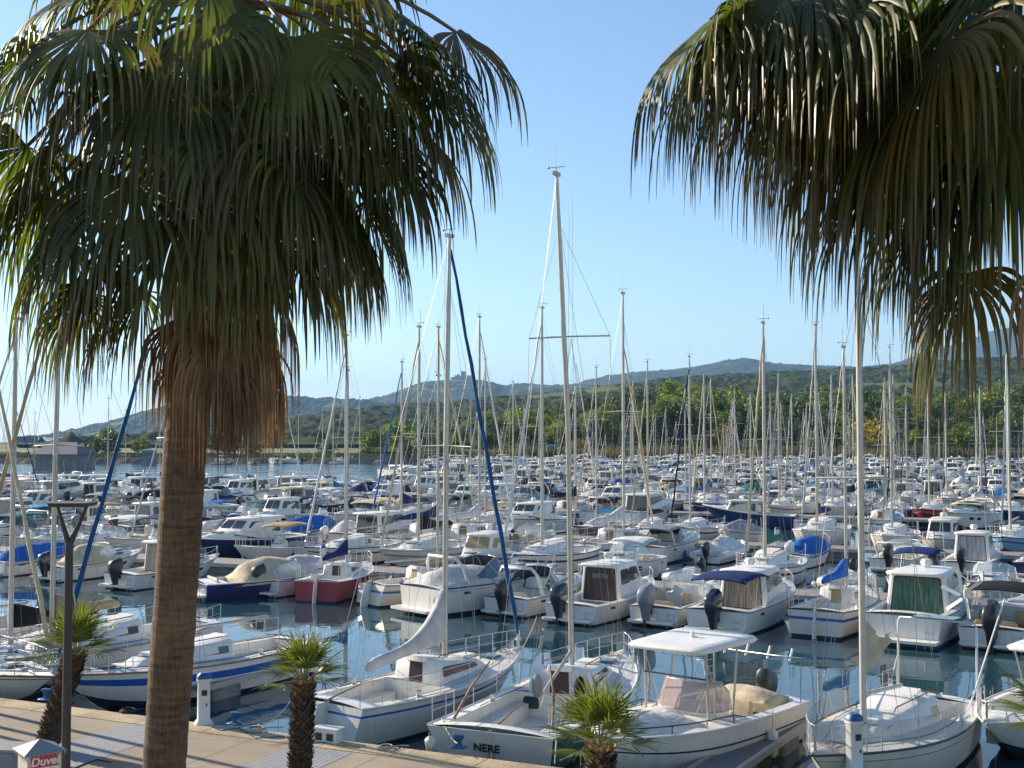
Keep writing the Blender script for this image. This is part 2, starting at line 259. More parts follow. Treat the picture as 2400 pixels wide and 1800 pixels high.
# ================================================================ boats. local axes: y forward from the transom, x starboard, z up from the waterline
class Hull:
    def __init__(s, L, B, f0, f1, stern=.85, p=2.3, sag=.06, rake=.1, draft=.35, chine=.86, tr=0, flare=.8):
        s.L, s.B, s.f0, s.f1, s.stern, s.p, s.sag, s.rk, s.draft, s.ch, s.tr, s.fl = L, B, f0, f1, stern, p, sag, rake*L, draft, chine, tr, flare
    def b(s, t):
        if t < .42: return s.B/2*(s.stern+(1-s.stern)*math.sin(math.pi/2*t/.42))
        return max(.015, s.B/2*(1-((t-.42)/.58)**s.p))
    def zs(s, t): return s.f0+(s.f1-s.f0)*t**1.5-s.sag*math.sin(math.pi*t)
    def pt(s, t, side, g):
        zc = -.08+.45*s.f1*t**5; z = lerp(zc, s.zs(t), g); cf = s.ch*(1-.55*t**2.2); x = s.b(t)*lerp(cf, 1, g**s.fl)
        y = s.L*t-s.rk*(1-g)*t**4+(1-t)**8*s.tr*(g-0)*1.0
        return Vector((side*x, y, z))
    def dk(s, t, u, dz=0, cam=.03): p = s.pt(t, 1, 1); return Vector((p.x*u*.985, p.y, p.z+dz+cam*s.B*(1-u*u)))
    def y2t(s, y): return min(1, max(0, y/s.L))
    def build(s, parent, bands, n=16, name='hull', stern_cap=True):
        gs = [0]+[g for g, _ in bands]; sems = list(dict.fromkeys([m for _, m in bands]+['bottom'])); mi = [sems.index(m) for _, m in bands]
        mb = MB(); T = [1-(1-i/n)**1.25 for i in range(n+1)]; rings = []
        for t in T:
            keel = Vector((0, s.L*t-s.rk*t**4*1.05, lerp(-.08-s.draft, -.08+.4*s.f1*t, t**4)))
            rings.append([s.pt(t, 1, g) for g in gs[::-1]]+[keel]+[s.pt(t, -1, g) for g in gs])
        m1 = mi[::-1]+[sems.index('bottom')]*2+mi; k = len(rings[0]); fs = []; ms = []
        for i in range(n):
            for j in range(k-1):
                a = i*k+j; fs.append([a, a+1, a+1+k, a+k]); ms.append(m1[j])
        mb.add([p for r in rings for p in r], fs, ms, True)
        if stern_cap:
            r = rings[0]; h = len(gs); fs = []; ms = []
            for j in range(h-1): fs.append([j, k-1-j, k-2-j, j+1]); ms.append(m1[j])
            fs.append([h-1, k-h, h]); ms.append(sems.index('bottom')); mb.add(r, fs, ms)
        # rub rail
        for sd in (1, -1): mb.tube([s.pt(t, sd, 1)+Vector((sd*.01, 0, 0)) for t in T], .028, sems.index(bands[-1][1]), 5)
        return mb.build(name, sems, parent)
    def deck(s, parent, c0, c1, floor, sd=.2, sem=('deck', 'white'), n=14, cam=.03, name='deck'):
        mb = MB(); sb = lambda t: max(.1, 1-sd/max(.05, s.b(t)))
        T = sorted(set([i/n for i in range(n+1)]+[c0, c1]))
        U = [-1, -.7, -.35, 0, .35, .7, 1]
        for a, b in zip(T, T[1:]):
            if a >= c0-1e-6 and b <= c1+1e-6 and c1 > c0:
                for q in (1, -1):
                    mb.add([s.dk(a, q, cam=cam), s.dk(b, q, cam=cam), s.dk(b, q*sb(b), cam=0)+Vector((0, 0, .03)), s.dk(a, q*sb(a), cam=0)+Vector((0, 0, .03))], [[0, 1, 2, 3]], 1)
                    ia, ib = s.dk(a, q*sb(a), cam=0)+Vector((0, 0, .03)), s.dk(b, q*sb(b), cam=0)+Vector((0, 0, .03)); fa, fb = ia.copy(), ib.copy(); fa.z = fb.z = floor; fa.x *= .97; fb.x *= .97
                    mb.add([ia, ib, fb, fa], [[0, 1, 2, 3]], 1)
                wa, wb = s.dk(a, sb(a)).x*.97, s.dk(b, sb(b)).x*.97; ya, yb = s.dk(a, 0).y, s.dk(b, 0).y
                mb.add([(-wa, ya, floor), (wa, ya, floor), (wb, yb, floor), (-wb, yb, floor)], [[0, 1, 2, 3]], 0)
            else:
                r = [[s.dk(t, u, cam=cam) for u in U] for t in (a, b)]; mb.add(r[0]+r[1], [[j, j+1, j+8, j+7] for j in range(6)], 0 if a >= c1-1e-6 else 1, True)
        if c1 > c0:
            for t in (c0, c1):
                w = s.dk(t, sb(t)).x; z = s.dk(t, 1).z+.03; y = s.dk(t, 0).y
                mb.add([(-w, y, floor), (w, y, floor), (w, y, z), (-w, y, z)], [[0, 1, 2, 3]], 1)
        return mb.build(name, list(sem), parent)

def engine(parent, x, y, z, col='black', s=1.0, tilt=0):
    mb = MB(); Q = Matrix.Rotation(tilt, 3, 'X')
    c = MB(); c.rbox([(-.42, -.42, -.26, .0, .07, .09), (-.12, -.12, -.33, .03, .11, .13), (0, 0, -.38, .1, .15, .17), (.1, .1, -.42, .16, .17, .2), (.32, .34, -.44, .2, .17, .2), (.47, .52, -.36, .18, .14, .17), (.54, .62, -.22, .1, .08, .1)], 0, r=.42, nc=3, cap0=True)
    c.rbox([(-.78, -.78, -.22, .0, .05, .06), (-.3, -.3, -.24, .04, .07, .08), (.0, .0, -.28, .06, .1, .12)], 1, r=.5, cap0=True)
    c.rbox([(-1.02, -1.02, -.2, -.02, .01, .01), (-.8, -.8, -.36, .1, .04, .05), (-.72, -.72, -.34, .1, .05, .06)], 1, r=.5, cap0=True)
    c.box((0, -.17, -.5), (.2, .34, .02), 1); c.box((0, .1, -.1), (.22, .14, .36), 1)
    pr = MB(); pr.tube([(.0, -.36, -.82), (0, -.44, -.82)], [.04, .015], 0)
    for k in range(3):
        a = k*2.1; pr.add([(0, -.4, -.82), (.13*math.cos(a), -.38, -.82+.13*math.sin(a)), (.13*math.cos(a+.6), -.42, -.82+.13*math.sin(a+.6))], [[0, 1, 2]], 0)
    for c_ in (c, pr):
        for i, p in enumerate(c_.v): q = Q @ (Vector(p)*s); c_.v[i] = (q.x+x, q.y+y, q.z+z)
    o = c.build('outboard_engine', [col, 'black'], parent); pr.build('propeller', ['steel'], o); return o
def rail(h, parent, t0, t1, hgt=.5, n=6, inset=.94, bow=True, r=.014, mid=True, sem='steel', name='guard_rail'):
    mb = MB(); T = [lerp(t0, t1, i/n) for i in range(n+1)]; up = Vector((0, 0, hgt))
    L_ = [[h.dk(t, s*inset)+Vector((0, (-.12 if bow and t > .96 else 0), 0)) for t in T] for s in (1, -1)]
    if bow: mb.tube([p+up for p in L_[0]]+[p+up for p in L_[1][::-1]], r, 0, 4)
    if not bow:
        for l in L_:
            m2 = MB(); m2.tube([p+up for p in l], r, 0, 4); m2.tube([p+up*.5 for p in l], r*.6, 0, 3)
            for p in l: m2.tube([p, p+up], r, 0, 4)
            m2.build(name, [sem], parent)
        return
    if mid:
        for l in L_: mb.tube([p+up*.5 for p in l], r*.6, 0, 3)
    for l in L_:
        for p in l: mb.tube([p, p+up], r, 0, 4)
    return mb.build(name, [sem], parent)
def tarp(parent, h, t0, t1, hgt, sem='canvas', sag=.06, seed=0, over=1.02, ridge=1.0, name='tarpaulin', base=0, n=14):
    mb = MB(); U = [-1, -.96, -.8, -.6, -.4, -.2, 0, .2, .4, .6, .8, .96, 1]; vs = []
    for i in range(n+1):
        t = lerp(t0, t1, i/n); e = math.sin(math.pi*min(1, max(0, i/n))**.8)**.5
        for u in U:
            p = h.dk(t, 1, cam=0); x = p.x*over*u
            z = p.z+base+(.02+hgt*e*(1-abs(u)**(1.3 if ridge > .5 else 3)))
            if abs(u) == 1: z = p.z-.16+base*.2
            nz = noise.noise(Vector((x*1.5+seed, t*h.L*.9, seed)))*sag*1.6+abs(noise.noise(Vector((x*.6-t*h.L*2.2+seed, t*h.L*.5+x*1.2, 3))))*-sag*1.8
            vs.append((x, p.y, z+(nz if abs(u) < .97 else 0)))
    k = len(U); mb.add(vs, [[i*k+j, i*k+j+1, (i+1)*k+j+1, (i+1)*k+j] for i in range(n) for j in range(k-1)], 0, True)
    mb.add([vs[j] for j in range(k)], [list(range(k))], 0); mb.add([vs[n*k+j] for j in range(k)], [list(range(k))[::-1]], 0)
    return mb.build(name, [sem], parent)
def bimini(parent, h, y0, y1, z0, z1, w, sem='canvas', legs=True, name='bimini_top', cross=.12):
    mb = MB(); rings = []
    for i in range(9):
        t = i/8; y = lerp(y0, y1, t); z = z1+.07*math.sin(math.pi*t)-(.1 if i in (0, 8) else 0)+.02*math.cos(t*12)
        U = [lerp(-1, 1, j/8) for j in range(9)]
        top = [Vector((w*u, y, z-cross*abs(u)**2.5)) for u in U]; rings.append(top+[p-Vector((0, 0, .035)) for p in top[::-1]])
    mb.loft(rings, 0)
    o = mb.build(name, [sem], parent)
    if legs:
        for s in (1, -1):
            f = MB(); f.tube([(s*w*.97, lerp(y0, y1, .3), z0+.02), (s*w*.97, lerp(y0, y1, .6), z0+.02)], .02, 0, 4)
            for yy, fy in ((y0+.05, .5), (y1-.05, .5), (lerp(y0, y1, .5), .35)):
                f.tube([(s*w*.98, yy, z1-cross), (s*w*.97, lerp(y0, y1, .45 if yy > (y0+y1)/2 else .4), z0)], .014, 0, 4)
            f.build('bimini_frame', ['steel'], o)
    return o
def screen(parent, y0, y1, w0, w1, zb, ht, back=.3, sem='clear', name='windshield', frame='steel', zf=None):
    zf = zb if zf is None else zf
    P = [(-w0, y0, zb), (-w0*.97, lerp(y0, y1, .55), lerp(zb, zf, .5)), (-w1*.75, y1*.97+y0*.03, zf), (0, y1+.1, zf+.02), (w1*.75, y1*.97+y0*.03, zf), (w0*.97, lerp(y0, y1, .55), lerp(zb, zf, .5)), (w0, y0, zb)]
    up = [Vector((p[0]*.86, p[1]-back*(.4 if i in (0, 6) else 1), p[2]+ht*(.55 if i in (0, 6) else 1))) for i, p in enumerate(P)]
    mb = MB()
    for i in range(6): mb.slab([P[i+1], P[i], up[i], up[i+1]], .008, 0)
    o = mb.build(name, [sem], parent); f = MB(); f.tube(up, .016, 0, 5); f.tube(P, .014, 0, 4)
    for i in (1, 2, 4, 5): f.tube([P[i], up[i]], .012, 0, 4)
    f.build('windshield_frame', [frame], o); return o
def seat(parent, x, y, z, w=.5, d=.45, b=.5, sem='cream', face=1):
    mb = MB(); mb.rbox([(z, z, y-d/2, y+d/2, w/2, w/2), (z+.36, z+.36, y-d/2, y+d/2, w/2, w/2), (z+.42, z+.42, y-d/2+.04, y+d/2-.04, w/2-.05, w/2-.05)], 0)
    yb = y-face*d/2; mb.rbox([(z+.36, z+.36, yb-.06, yb+.06, w/2, w/2), (z+.36+b*.8, z+.36+b*.8, yb-.1*face-.06, yb-.1*face+.06, w/2, w/2), (z+.36+b, z+.36+b, yb-.12*face-.03, yb-.12*face+.03, w/2-.08, w/2-.08)], 0, r=.5)
    for i, p in enumerate(mb.v): mb.v[i] = (p[0]+x, p[1], p[2])
    return mb.build('seat', [sem], parent)

HB = lambda stripe='hull', g1=.66, g2=.76, top='hull': [(.17, 'bottom'), (g1, 'hull'), (g2, stripe), (.97, 'hull'), (1, top)]
def sailboat(L=8, B=2.7, f0=.95, f1=1.25, mast=10.5, mt=.56, genoa=True, boomcover=True, win_sem='glass', stripe='stripe', lod=0, tr=.25, spread=1, cabh=.42, mastsem='mast', boomup=0, boomlen=None, seed=0, stern=.68, g1=.66, g2=.76, rails=True, cock=(.05, .36), floor=.35, lean=0, name='sailboat', stays=True, windows=True, genoar=.055, outb=False, boomyaw=0, ghead=.93, spf=.5, coverk=.3):
    root = empty(name); h = Hull(L, B, f0, f1, stern=stern, p=2.1, sag=.1, rake=.12, draft=.4, chine=.8, tr=tr, flare=.55)
    h.build(root, HB(stripe, g1, g2, 'railc'), n=16 if lod == 0 else 8)
    h.deck(root, cock[0], cock[1], floor, sd=.32, n=14 if lod == 0 else 7)
    zd = h.dk(.5, 0).z; y0, y1 = L*cock[1]+.02, L*.74; w0 = h.dk(cock[1], 1).x*.62; w1 = h.dk(.74, 1).x*.45
    za, zb = h.dk(cock[1], 0).z-.1, h.dk(.74, 0).z-.05
    lo = (za, zb, y0, y1, w0, w1); hi = (za+cabh+.1, zb+cabh*.45, y0+.04, y1-.35, w0*.88, w1*.75); tp = (za+cabh+.17, zb+cabh*.5, y0+.1, y1-.6, w0*.7, w1*.5); top = (za+cabh+.21, zb+cabh*.52, y0+.15, y1-.8, w0*.35, w1*.25)
    c = MB(); c.rbox([lo, hi, tp, top], 0, r=.18, smooth=True)
    c.box((0, lerp(y0, y1, .75), lerp(za, zb, .75)+cabh*.75), (.5, .5, .06), 0)
    if lod == 0:
        c.rbox([(za+cabh+.1, za+cabh+.02, y0-.05, y0+.8, .34, .34), (za+cabh+.24, za+cabh+.12, y0-.03, y0+.78, .3, .3)], 0, r=.15)
        for s in (1, -1): c.tube([(s*w0*.6, y0+.3, za+cabh+.18), (s*w0*.62, y0+.35, za+cabh+.24), (s*w0*.5, lerp(y0, y1, .6), lerp(za, zb, .6)+cabh*.8+.2), (s*w0*.48, lerp(y0, y1, .62), lerp(za, zb, .6)+cabh*.8+.1)], .016, 1, 4)
    cab = c.build('cabin', ['white', 'teak'], root)
    if windows:
        for s in (1, -1): winobj(side_q(lo, hi, s, .08, .84, .38, .84), win_sem, cab, r=.09)
    winobj(end_q(lo, hi, False, -.28, .28, .1, .98), 'companion', cab, r=.06, name='companionway')
    if lod == 0:
        for s in (1, -1): p = h.dk(.28, s*.82); k = MB(); k.tube([p, p+V(0, 0, .05), p+V(0, 0, .14)], [.08, .055, .06], 0, 8); k.build('winch', ['steel'], root)
        tl = MB(); tl.tube([(0, .1, f0+.05), (.05, .6, f0+.18), (.1, 1.25, f0+.3)], [.025, .022, .016], 0, 5); tl.rbox([(-.5, -.5, -.3, 0, .02, .02), (.2, .2, -.32, tr*.4, .03, .03), (f0+.05, f0+.05, -.1, tr, .03, .03)], 1, r=.4); tl.build('tiller', ['teak', 'white'], root)
        for s in (1, -1):
            b = MB(); tm = (cock[0]+cock[1])/2; wI = h.b(tm)-.34; b.rbox([(floor, floor, L*cock[0]+.05, L*cock[1]-.05, .22, .22), (floor+.33, floor+.33, L*cock[0]+.05, L*cock[1]-.05, .22, .22)], 0, r=.1)
            for i, p in enumerate(b.v): b.v[i] = (p[0]+s*(wI-.2), p[1], p[2])
            b.build('cockpit_seat', ['deck'], root)
    # mast
    ym = L*mt; zm = lerp(za, zb, (ym-y0)/(y1-y0))+cabh*.72; M = mast; n = 8 if lod == 0 else 5; r0 = .075 if L > 7 else .06
    if lod: r0 *= .85
    m = MB(); m.tube([(0, ym, zm), (0, ym-lean*.3, zm+M*.5), (0, ym-lean, zm+M*.85), (0, ym-lean*1.3, zm+M)], [r0, r0*.97, r0*.85, r0*.6], 0, n)
    m.box((0, ym-lean*1.3, zm+M+.03), (.1, .3, .09), 0); m.tube([(0, ym-.1-lean*1.3, zm+M), (0, ym-.1-lean*1.3, zm+M+.8)], .008, 1, 3); m.tube([(-.22, ym-lean*1.3, zm+M+.2), (.22, ym-lean*1.3, zm+M+.2)], .01, 1, 3); m.tube([(0, ym-lean*1.3, zm+M), (0, ym-lean*1.3, zm+M+.2)], .012, 1, 3); m.sphere((-.22, ym-lean*1.3, zm+M+.2), .035, 1, 5, 3)
    mo = m.build('mast', [mastsem, 'wire'], root, loc=(0, ym, zm))
    sp_ = MB(); hs = [spf] if spread == 1 else [.36, .66]
    for q in hs: sp_.tube([(-B*.36, ym-.15, zm+M*q), (0, ym, zm+M*q+.03), (B*.36, ym-.15, zm+M*q)], .022, 0, 4)
    for i, v in enumerate(sp_.v): sp_.v[i] = (v[0], v[1]-ym, v[2]-zm)
    sp_.build('spreader', [mastsem], mo)
    if stays:
        w = MB(); r = .006 if lod == 0 else .009; tb = h.dk(1, 0); tpm = V(0, ym-lean, zm+M*(.9))
        w.tube([tb-V(0, .1, 0), tpm], r, 0, 3); w.tube([V(0, tr*.6, f0+.05), (0, ym-lean*1.3, zm+M)], r, 0, 3)
        for s in (1, -1):
            cp_ = h.dk(mt-.02, s*.9)
            pts = [cp_]+[V(s*B*.36, ym-.15, zm+M*q) for q in hs]+[tpm]; w.tube(pts, r, 0, 3); w.tube([h.dk(mt-.05, s*.85), V(0, ym, zm+M*hs[0])], r, 0, 3); w.tube([h.dk(mt+.04, s*.85), V(0, ym, zm+M*hs[0])], r, 0, 3)
        w.tube([(0.09, ym-.08, zm), (.07, ym-.06, zm+M*.97)], r, 0, 3); w.tube([(-.2, ym+.1, zm), (-.07, ym+.05, zm+M*.93)], r, 0, 3)
        w.build('rigging', ['wire'], root, loc=(0, ym, zm))
    bl = boomlen or L*.42; zb_ = zm+.55; yend = V(math.sin(boomyaw)*bl, ym-math.cos(boomyaw)*bl, zb_+boomup*.1)
    bm = MB(); bm.tube([(0, ym-.08, zb_), yend], .05, 0, 6); bm.tube([yend-V(0, -.1, 0), V(yend.x*.6, yend.y+.2, h.f0+.1)], .008, 1, 3); bmo = bm.build('boom', [mastsem, 'rope'], root)
    if boomcover:
        rings = []
        for i in range(11):
            t = i/10; c0 = V(0, ym-.08, zb_).lerp(yend, t*1.02); th = lerp(.3, .12, t)+.05*math.sin(t*9+seed); up = lerp(.2, .05, t)+coverk*math.exp(-t*7.5)
            if i in (0, 10): th *= .7
            rings.append([c0+V(math.cos(a)*th*.55, 0, (math.sin(a)*.5+.4)*th+(up if math.sin(a) > 0 else -.02)) for a in (2*math.pi*j/8 for j in range(8))])
        s_ = MB(); s_.loft(rings, 0)
        s_.build('sail_cover', ['canvas'], bmo)
    if genoa:
        a = h.dk(1, 0)+V(0, -.15, .35); b = V(0, ym-lean*.95+.1, zm+M*ghead); pts = [a.lerp(b, i/14)+V(.02*math.sin(i*2.1), 0, 0) for i in range(15)]
        g = MB(); g.tube(pts, [genoar*(.5 if i in (0,) else 1.15-.5*i/14+.08*math.sin(i*3.3)) for i in range(15)], 0, 6); g.tube([h.dk(1, 0)+V(0, -.12, 0), a], .03, 1, 5); g.sphere(h.dk(1, 0)+V(0, -.13, .2), .09, 1, 8, 4)
        g.build('furled_sail', ['genoa', 'steel'], root)
    if rails:
        rail(h, root, .8, 1, .55, 4, name='pulpit'); rail(h, root, .06, .8, .55, 5, bow=False, r=.011 if lod == 0 else .015, name='lifeline')
        if lod == 0: rail(h, root, .0, .1, .6, 1, bow=False, name='stern_rail')
    if outb: engine(root, -.55, -.05, .55, 'white', .6)
    return root, h

def cabinbox(root, y0, y1, w0, w1, zr, zf, hgt, rakef=.5, raker=.1, inw=.86, sem='white', glass='glass', name='cabin', wins=(True, True, True), roof=.07, over=(.25, .15), roofsem='white', wh=(.45, .9), split=2, doorglass=None):
    lo = (zr, zf, y0, y1, w0, w1); hi = (zr+hgt, zr+hgt, y0+raker, y1-rakef, w0*inw, w1*inw)
    c = MB(); c.rbox([lo, hi], 0, r=.13); cb = c.build(name, [sem], root)
    if wins[0]:
        for s in (1, -1):
            for k in range(split): winobj(side_q(lo, hi, s, .08+k*.84/split, .06+(k+1)*.84/split, *wh), glass, cb, r=.15)
    if wins[1]:
        for a, b in ((-.86, -.04), (.04, .86)): winobj(end_q(lo, hi, True, a, b, .4, .93), glass, cb, r=.12, name='windscreen')
    if wins[2]: winobj(end_q(lo, hi, False, -.82, .82, .03, .95), 'black', cb, r=.06, name='door_frame', off=.008); winobj(end_q(lo, hi, False, -.78, .78, .06, .92), doorglass or glass, cb, r=.06, name='rear_door')
    z = zr+hgt; rf = MB(); ws = w0*inw+.08; wf = w1*inw+.04
    rf.rbox([(z-.01, z-.01, y0+raker-over[0], y1-rakef+over[1], ws, wf), (z+roof, z+roof*.9, y0+raker-over[0]-.03, y1-rakef+over[1]+.03, ws+.02, wf+.02), (z+roof*1.6, z+roof*1.5, y0+raker-over[0]+.1, y1-rakef+over[1]-.15, ws*.85, wf*.85), (z+roof*2, z+roof*1.9, y0+raker+.2, y1-rakef-.2, ws*.5, wf*.5)], 0, r=.3, cap0=True)
    rf.build('roof', [roofsem], cb); return lo, hi
def motorboat(L=6.2, B=2.4, f0=.75, f1=1.15, style='console', eng='black', engs=1.0, top=None, cover=None, lod=0, stripe='hull', rails=True, seed=0, name='motorboat', glass='glass', door=None, rp=1.0, engx=(0,), flag=False):
    root = empty(name); h = Hull(L, B, f0, f1, stern=.9, p=2.5, sag=.05, rake=.13, draft=.3, chine=.84, flare=.75)
    h.build(root, HB(stripe, .6, .72, 'railc'), n=16 if lod == 0 else 8)
    F = .3
    c1 = {'console': .82, 'bowrider': .5, 'cuddy': .5, 'pilot': .42, 'express': .4, 'cruiser': .35, 'tarp': .7, 'trawler': .4}[style]
    h.deck(root, .07, c1, F, sd=.2, n=14 if lod == 0 else 7)
    def fore(y0, y1, hh, w=.62):
        za, zb = h.dk(h.y2t(y0), 0).z-.05, h.dk(h.y2t(y1), 0).z-.05; wa, wb = h.dk(h.y2t(y0), 1).x*w, h.dk(h.y2t(y1), 1).x*w*.8
        lo = (za, zb, y0, y1, wa, wb); hi = (za+hh, zb+hh*.3, y0, y1-.3, wa*.85, wb*.7); c = MB(); c.rbox([lo, hi, (za+hh*1.15, zb+hh*.35, y0, y1-.5, wa*.6, wb*.4)], 0, r=.25); c.box((0, lerp(y0, y1, .55), lerp(za, zb, .55)+hh*.75), (.5, .5, .08), 1)
        fcb = c.build('fore_cabin', ['white', 'glassb'], root)
        for s in (1, -1): winobj(side_q(lo, hi, s, .2, .7, .35, .8), 'glass', fcb, r=.45)
        return za+hh
    if style == 'console':
        c = MB(); y = L*.42; c.rbox([(F, F, y-.35, y+.35, .38, .38), (F+.8, F+.65, y-.32, y+.3, .36, .34), (F+.95, F+.7, y-.1, y+.2, .3, .3)], 0, r=.2); c.build('console', ['white'], root)
        screen(root, y-.05, y+.25, .34, .36, F+.72, .42, .15, frame='black'); seat(root, 0, y-.95, F, .8, .5, .35, 'seatc'); seat(root, 0, L*.1+.25, F, 1.5, .45, .3, 'seatc')
        st = MB(); st.tube([(.18*math.cos(a)+.05, y-.4+.05*math.sin(a), F+.75+.18*math.sin(a)) for a in (k*math.pi/5 for k in range(11))], .015, 0, 4); st.build('steering_wheel', ['black'], root)
    if style in ('bowrider', 'cuddy'):
        zt = fore(L*.5, L*.86, .22 if style == 'bowrider' else .38)
        screen(root, L*.40, L*.60, h.b(.45)*.86, h.b(.55)*.8, h.dk(.45, 1).z+.02, .5, .35, zf=zt-.04)
        for s in (1, -1): seat(root, s*B*.23, L*.36, F, .5, .45, .5, 'seatc')
        seat(root, 0, L*.1+.2, F, B*.55, .5, .3, 'seatc')
    if style == 'pilot':
        fore(L*.6, L*.9, .28)
        cabinbox(root, L*.34, L*.7, B*.37, B*.31, F+.3, h.dk(.65, 0).z, 1.75-.3, .6, .05, glass=glass, doorglass=door or glass)
    if style == 'trawler':
        fore(L*.7, L*.92, .2)
        cabinbox(root, L*.38, L*.72, B*.34, B*.3, F+.3, h.dk(.65, 0).z, 1.45, .3, .05, glass=glass, sem='cream', roofsem='cream', split=3)
        r_ = MB(); r_.tube([(0, L*.3, f0), (0, L*.3, 3.4)], .03, 0, 5); r_.build('signal_mast', ['mastwhite'], root)
    if style == 'express':
        zt = fore(L*.42, L*.92, .42, .74)
        screen(root, L*.3, L*.52, h.b(.4)*.85, h.b(.5)*.72, h.dk(.4, 1).z+.05, .55, .5, sem='glassb', zf=zt-.02)
        a = MB()
        for y in (L*.2,): a.tube([(-B*.44, y, h.zs(.2)), (-B*.4, y-.25, h.zs(.2)+.8), (-B*.3, y-.4, h.zs(.2)+1.15), (B*.3, y-.4, h.zs(.2)+1.15), (B*.4, y-.25, h.zs(.2)+.8), (B*.44, y, h.zs(.2))], .07, 0, 6)
        a.build('radar_arch', ['white'], root); seat(root, 0, L*.1+.2, F, B*.6, .5, .3, 'seatc')
    if style == 'cruiser':
        zt = fore(L*.6, L*.93, .4, .74)
        cabinbox(root, L*.26, L*.7, B*.4, B*.33, F+.5, h.dk(.65, 0).z+.2, 1.5, .95, .1, glass=glass, doorglass=door or glass, split=2, over=(.5, .1))
    if cover == 'full': tarp(root, h, .03, .93, .75, seed=seed)
    elif cover == 'back': tarp(root, h, .02, .55, .7, seed=seed, base=.05)
    elif cover == 'mid': tarp(root, h, .2, .62, .95, seed=seed, base=.0)
    if top == 'bimini': bimini(root, h, L*.14, L*.5, h.zs(.3), 1.95+F*.4, B*.42)
    if top == 'biminiback': bimini(root, h, L*.02, L*.36, h.zs(.2), 2.0+F*.4, B*.4)
    if top == 'folded':
        f = MB(); y = L*.2; f.tube([(-B*.42, y+.35, h.zs(.2)+.05), (-B*.42, y-.15, h.zs(.2)+.6), (-B*.36, y-.2, h.zs(.2)+.75), (B*.36, y-.2, h.zs(.2)+.75), (B*.42, y-.15, h.zs(.2)+.6), (B*.42, y+.35, h.zs(.2)+.05)], .07, 0, 6); f.build('folded_canopy', ['canvas'], root)
    if top == 'ttop':
        T = MB(); T.rbox([(2.2, 2.2, L*.28, L*.62, B*.33, B*.3), (2.27, 2.27, L*.27, L*.63, B*.34, B*.31), (2.32, 2.32, L*.32, L*.58, B*.28, B*.25)], 0, r=.3, cap0=True); T.build('hard_top', ['white'], root)
        f = MB()
        for s in (1, -1):
            for a, b in ((.34, .33), (.52, .56)): f.tube([(s*.4, L*a, F), (s*B*.28, L*b, 2.2)], .02, 0, 5)
        f.build('top_frame', ['alu'], root)
    if lod == 0:
        ld = MB()
        for s in (-.13, .13): ld.tube([(B*.3+s, -.03, -.25), (B*.3+s, -.05, f0*.75)], .014, 0, 4)
        for k in range(4): ld.tube([(B*.3-.13, -.04, -.15+.22*k), (B*.3+.13, -.04, -.15+.22*k)], .012, 0, 4)
        ld.build('bathing_ladder', ['steel'], root)
        for s in (1, -1):
            q = h.pt(.18, s, .8); v_ = MB(); v_.rbox([(q.z-.05, q.z-.05, q.y-.18, q.y+.18, .012, .012), (q.z+.05, q.z+.05, q.y-.18, q.y+.18, .012, .012)], 0, r=.4)
            for i, p in enumerate(v_.v): v_.v[i] = (p[0]+q.x+s*.0, p[1], p[2])
            v_.build('hull_vent', ['black'], root)
            if style in ('cruiser', 'express', 'pilot', 'cuddy'):
                for tt in ((.62, .74) if style in ('cruiser', 'express') else (.66,)):
                    a, b = h.pt(tt-.035, s, .62), h.pt(tt+.035, s, .62); c_, d_ = h.pt(tt+.035, s, .8), h.pt(tt-.035, s, .8); q4 = [a, b, c_, d_] if s > 0 else [b, a, d_, c_]; winobj(q4, 'glass', root, r=.4, name='porthole')
    if style in ('pilot', 'cruiser', 'console', 'trawler'):
        zt_ = {'pilot': F+2.0, 'cruiser': F+2.2, 'console': F+.9, 'trawler': F+1.9}[style]; an = MB(); an.tube([(B*.25, L*.42, zt_-.1), (B*.25, L*.42-.35, zt_+1.9)], .011, 0, 3); an.build('antenna', ['mastwhite'], root)
        if style in ('pilot', 'cruiser'): rd = MB(); rd.rbox([(zt_-.02, zt_-.02, L*.45-.15, L*.45+.15, .15, .15), (zt_+.12, zt_+.12, L*.45-.22, L*.45+.22, .22, .22), (zt_+.24, zt_+.24, L*.45-.15, L*.45+.15, .15, .15)], 0, r=1, nc=4); rd.build('radar_dome', ['white'], root)
    if flag:
        fl = MB(); fl.tube([(-B*.4, .15, f0), (-B*.42, .02, f0+1.1)], .012, 0, 4); fl.build('flag_staff', ['mastwhite'], root); fl = MB(); fl.add([(-B*.42, .02, f0+1.08), (-B*.42+.05, -.25, f0+.9), (-B*.42+.12, -.33, f0+.55), (-B*.42+.02, .05, f0+.7)], [[0, 1, 2, 3]], 0); fl.build('flag', ['flagc'], root)
    if eng:
        for ex in engx: engine(root, ex, -.12, .78+f0*.1, eng, engs, tilt=0)
        sw = MB(); sw.rbox([(.18, .18, -.42, .02, B*.4, B*.42), (.27, .27, -.42, .02, B*.4, B*.42)], 0, r=.15, cap0=True); sw.build('swim_platform', ['white'], root)
    else:
        sw = MB(); sw.rbox([(.2, .2, -.6, .02, B*.42, B*.44), (.3, .3, -.6, .02, B*.42, B*.44)], 0, r=.15, cap0=True); sw.build('swim_platform', ['white'], root)
    if rails and lod == 0 or rails and style in ('cruiser',): rail(h, root, .55 if style != 'console' else .7, 1, .42, 5, mid=False)
    return root, h
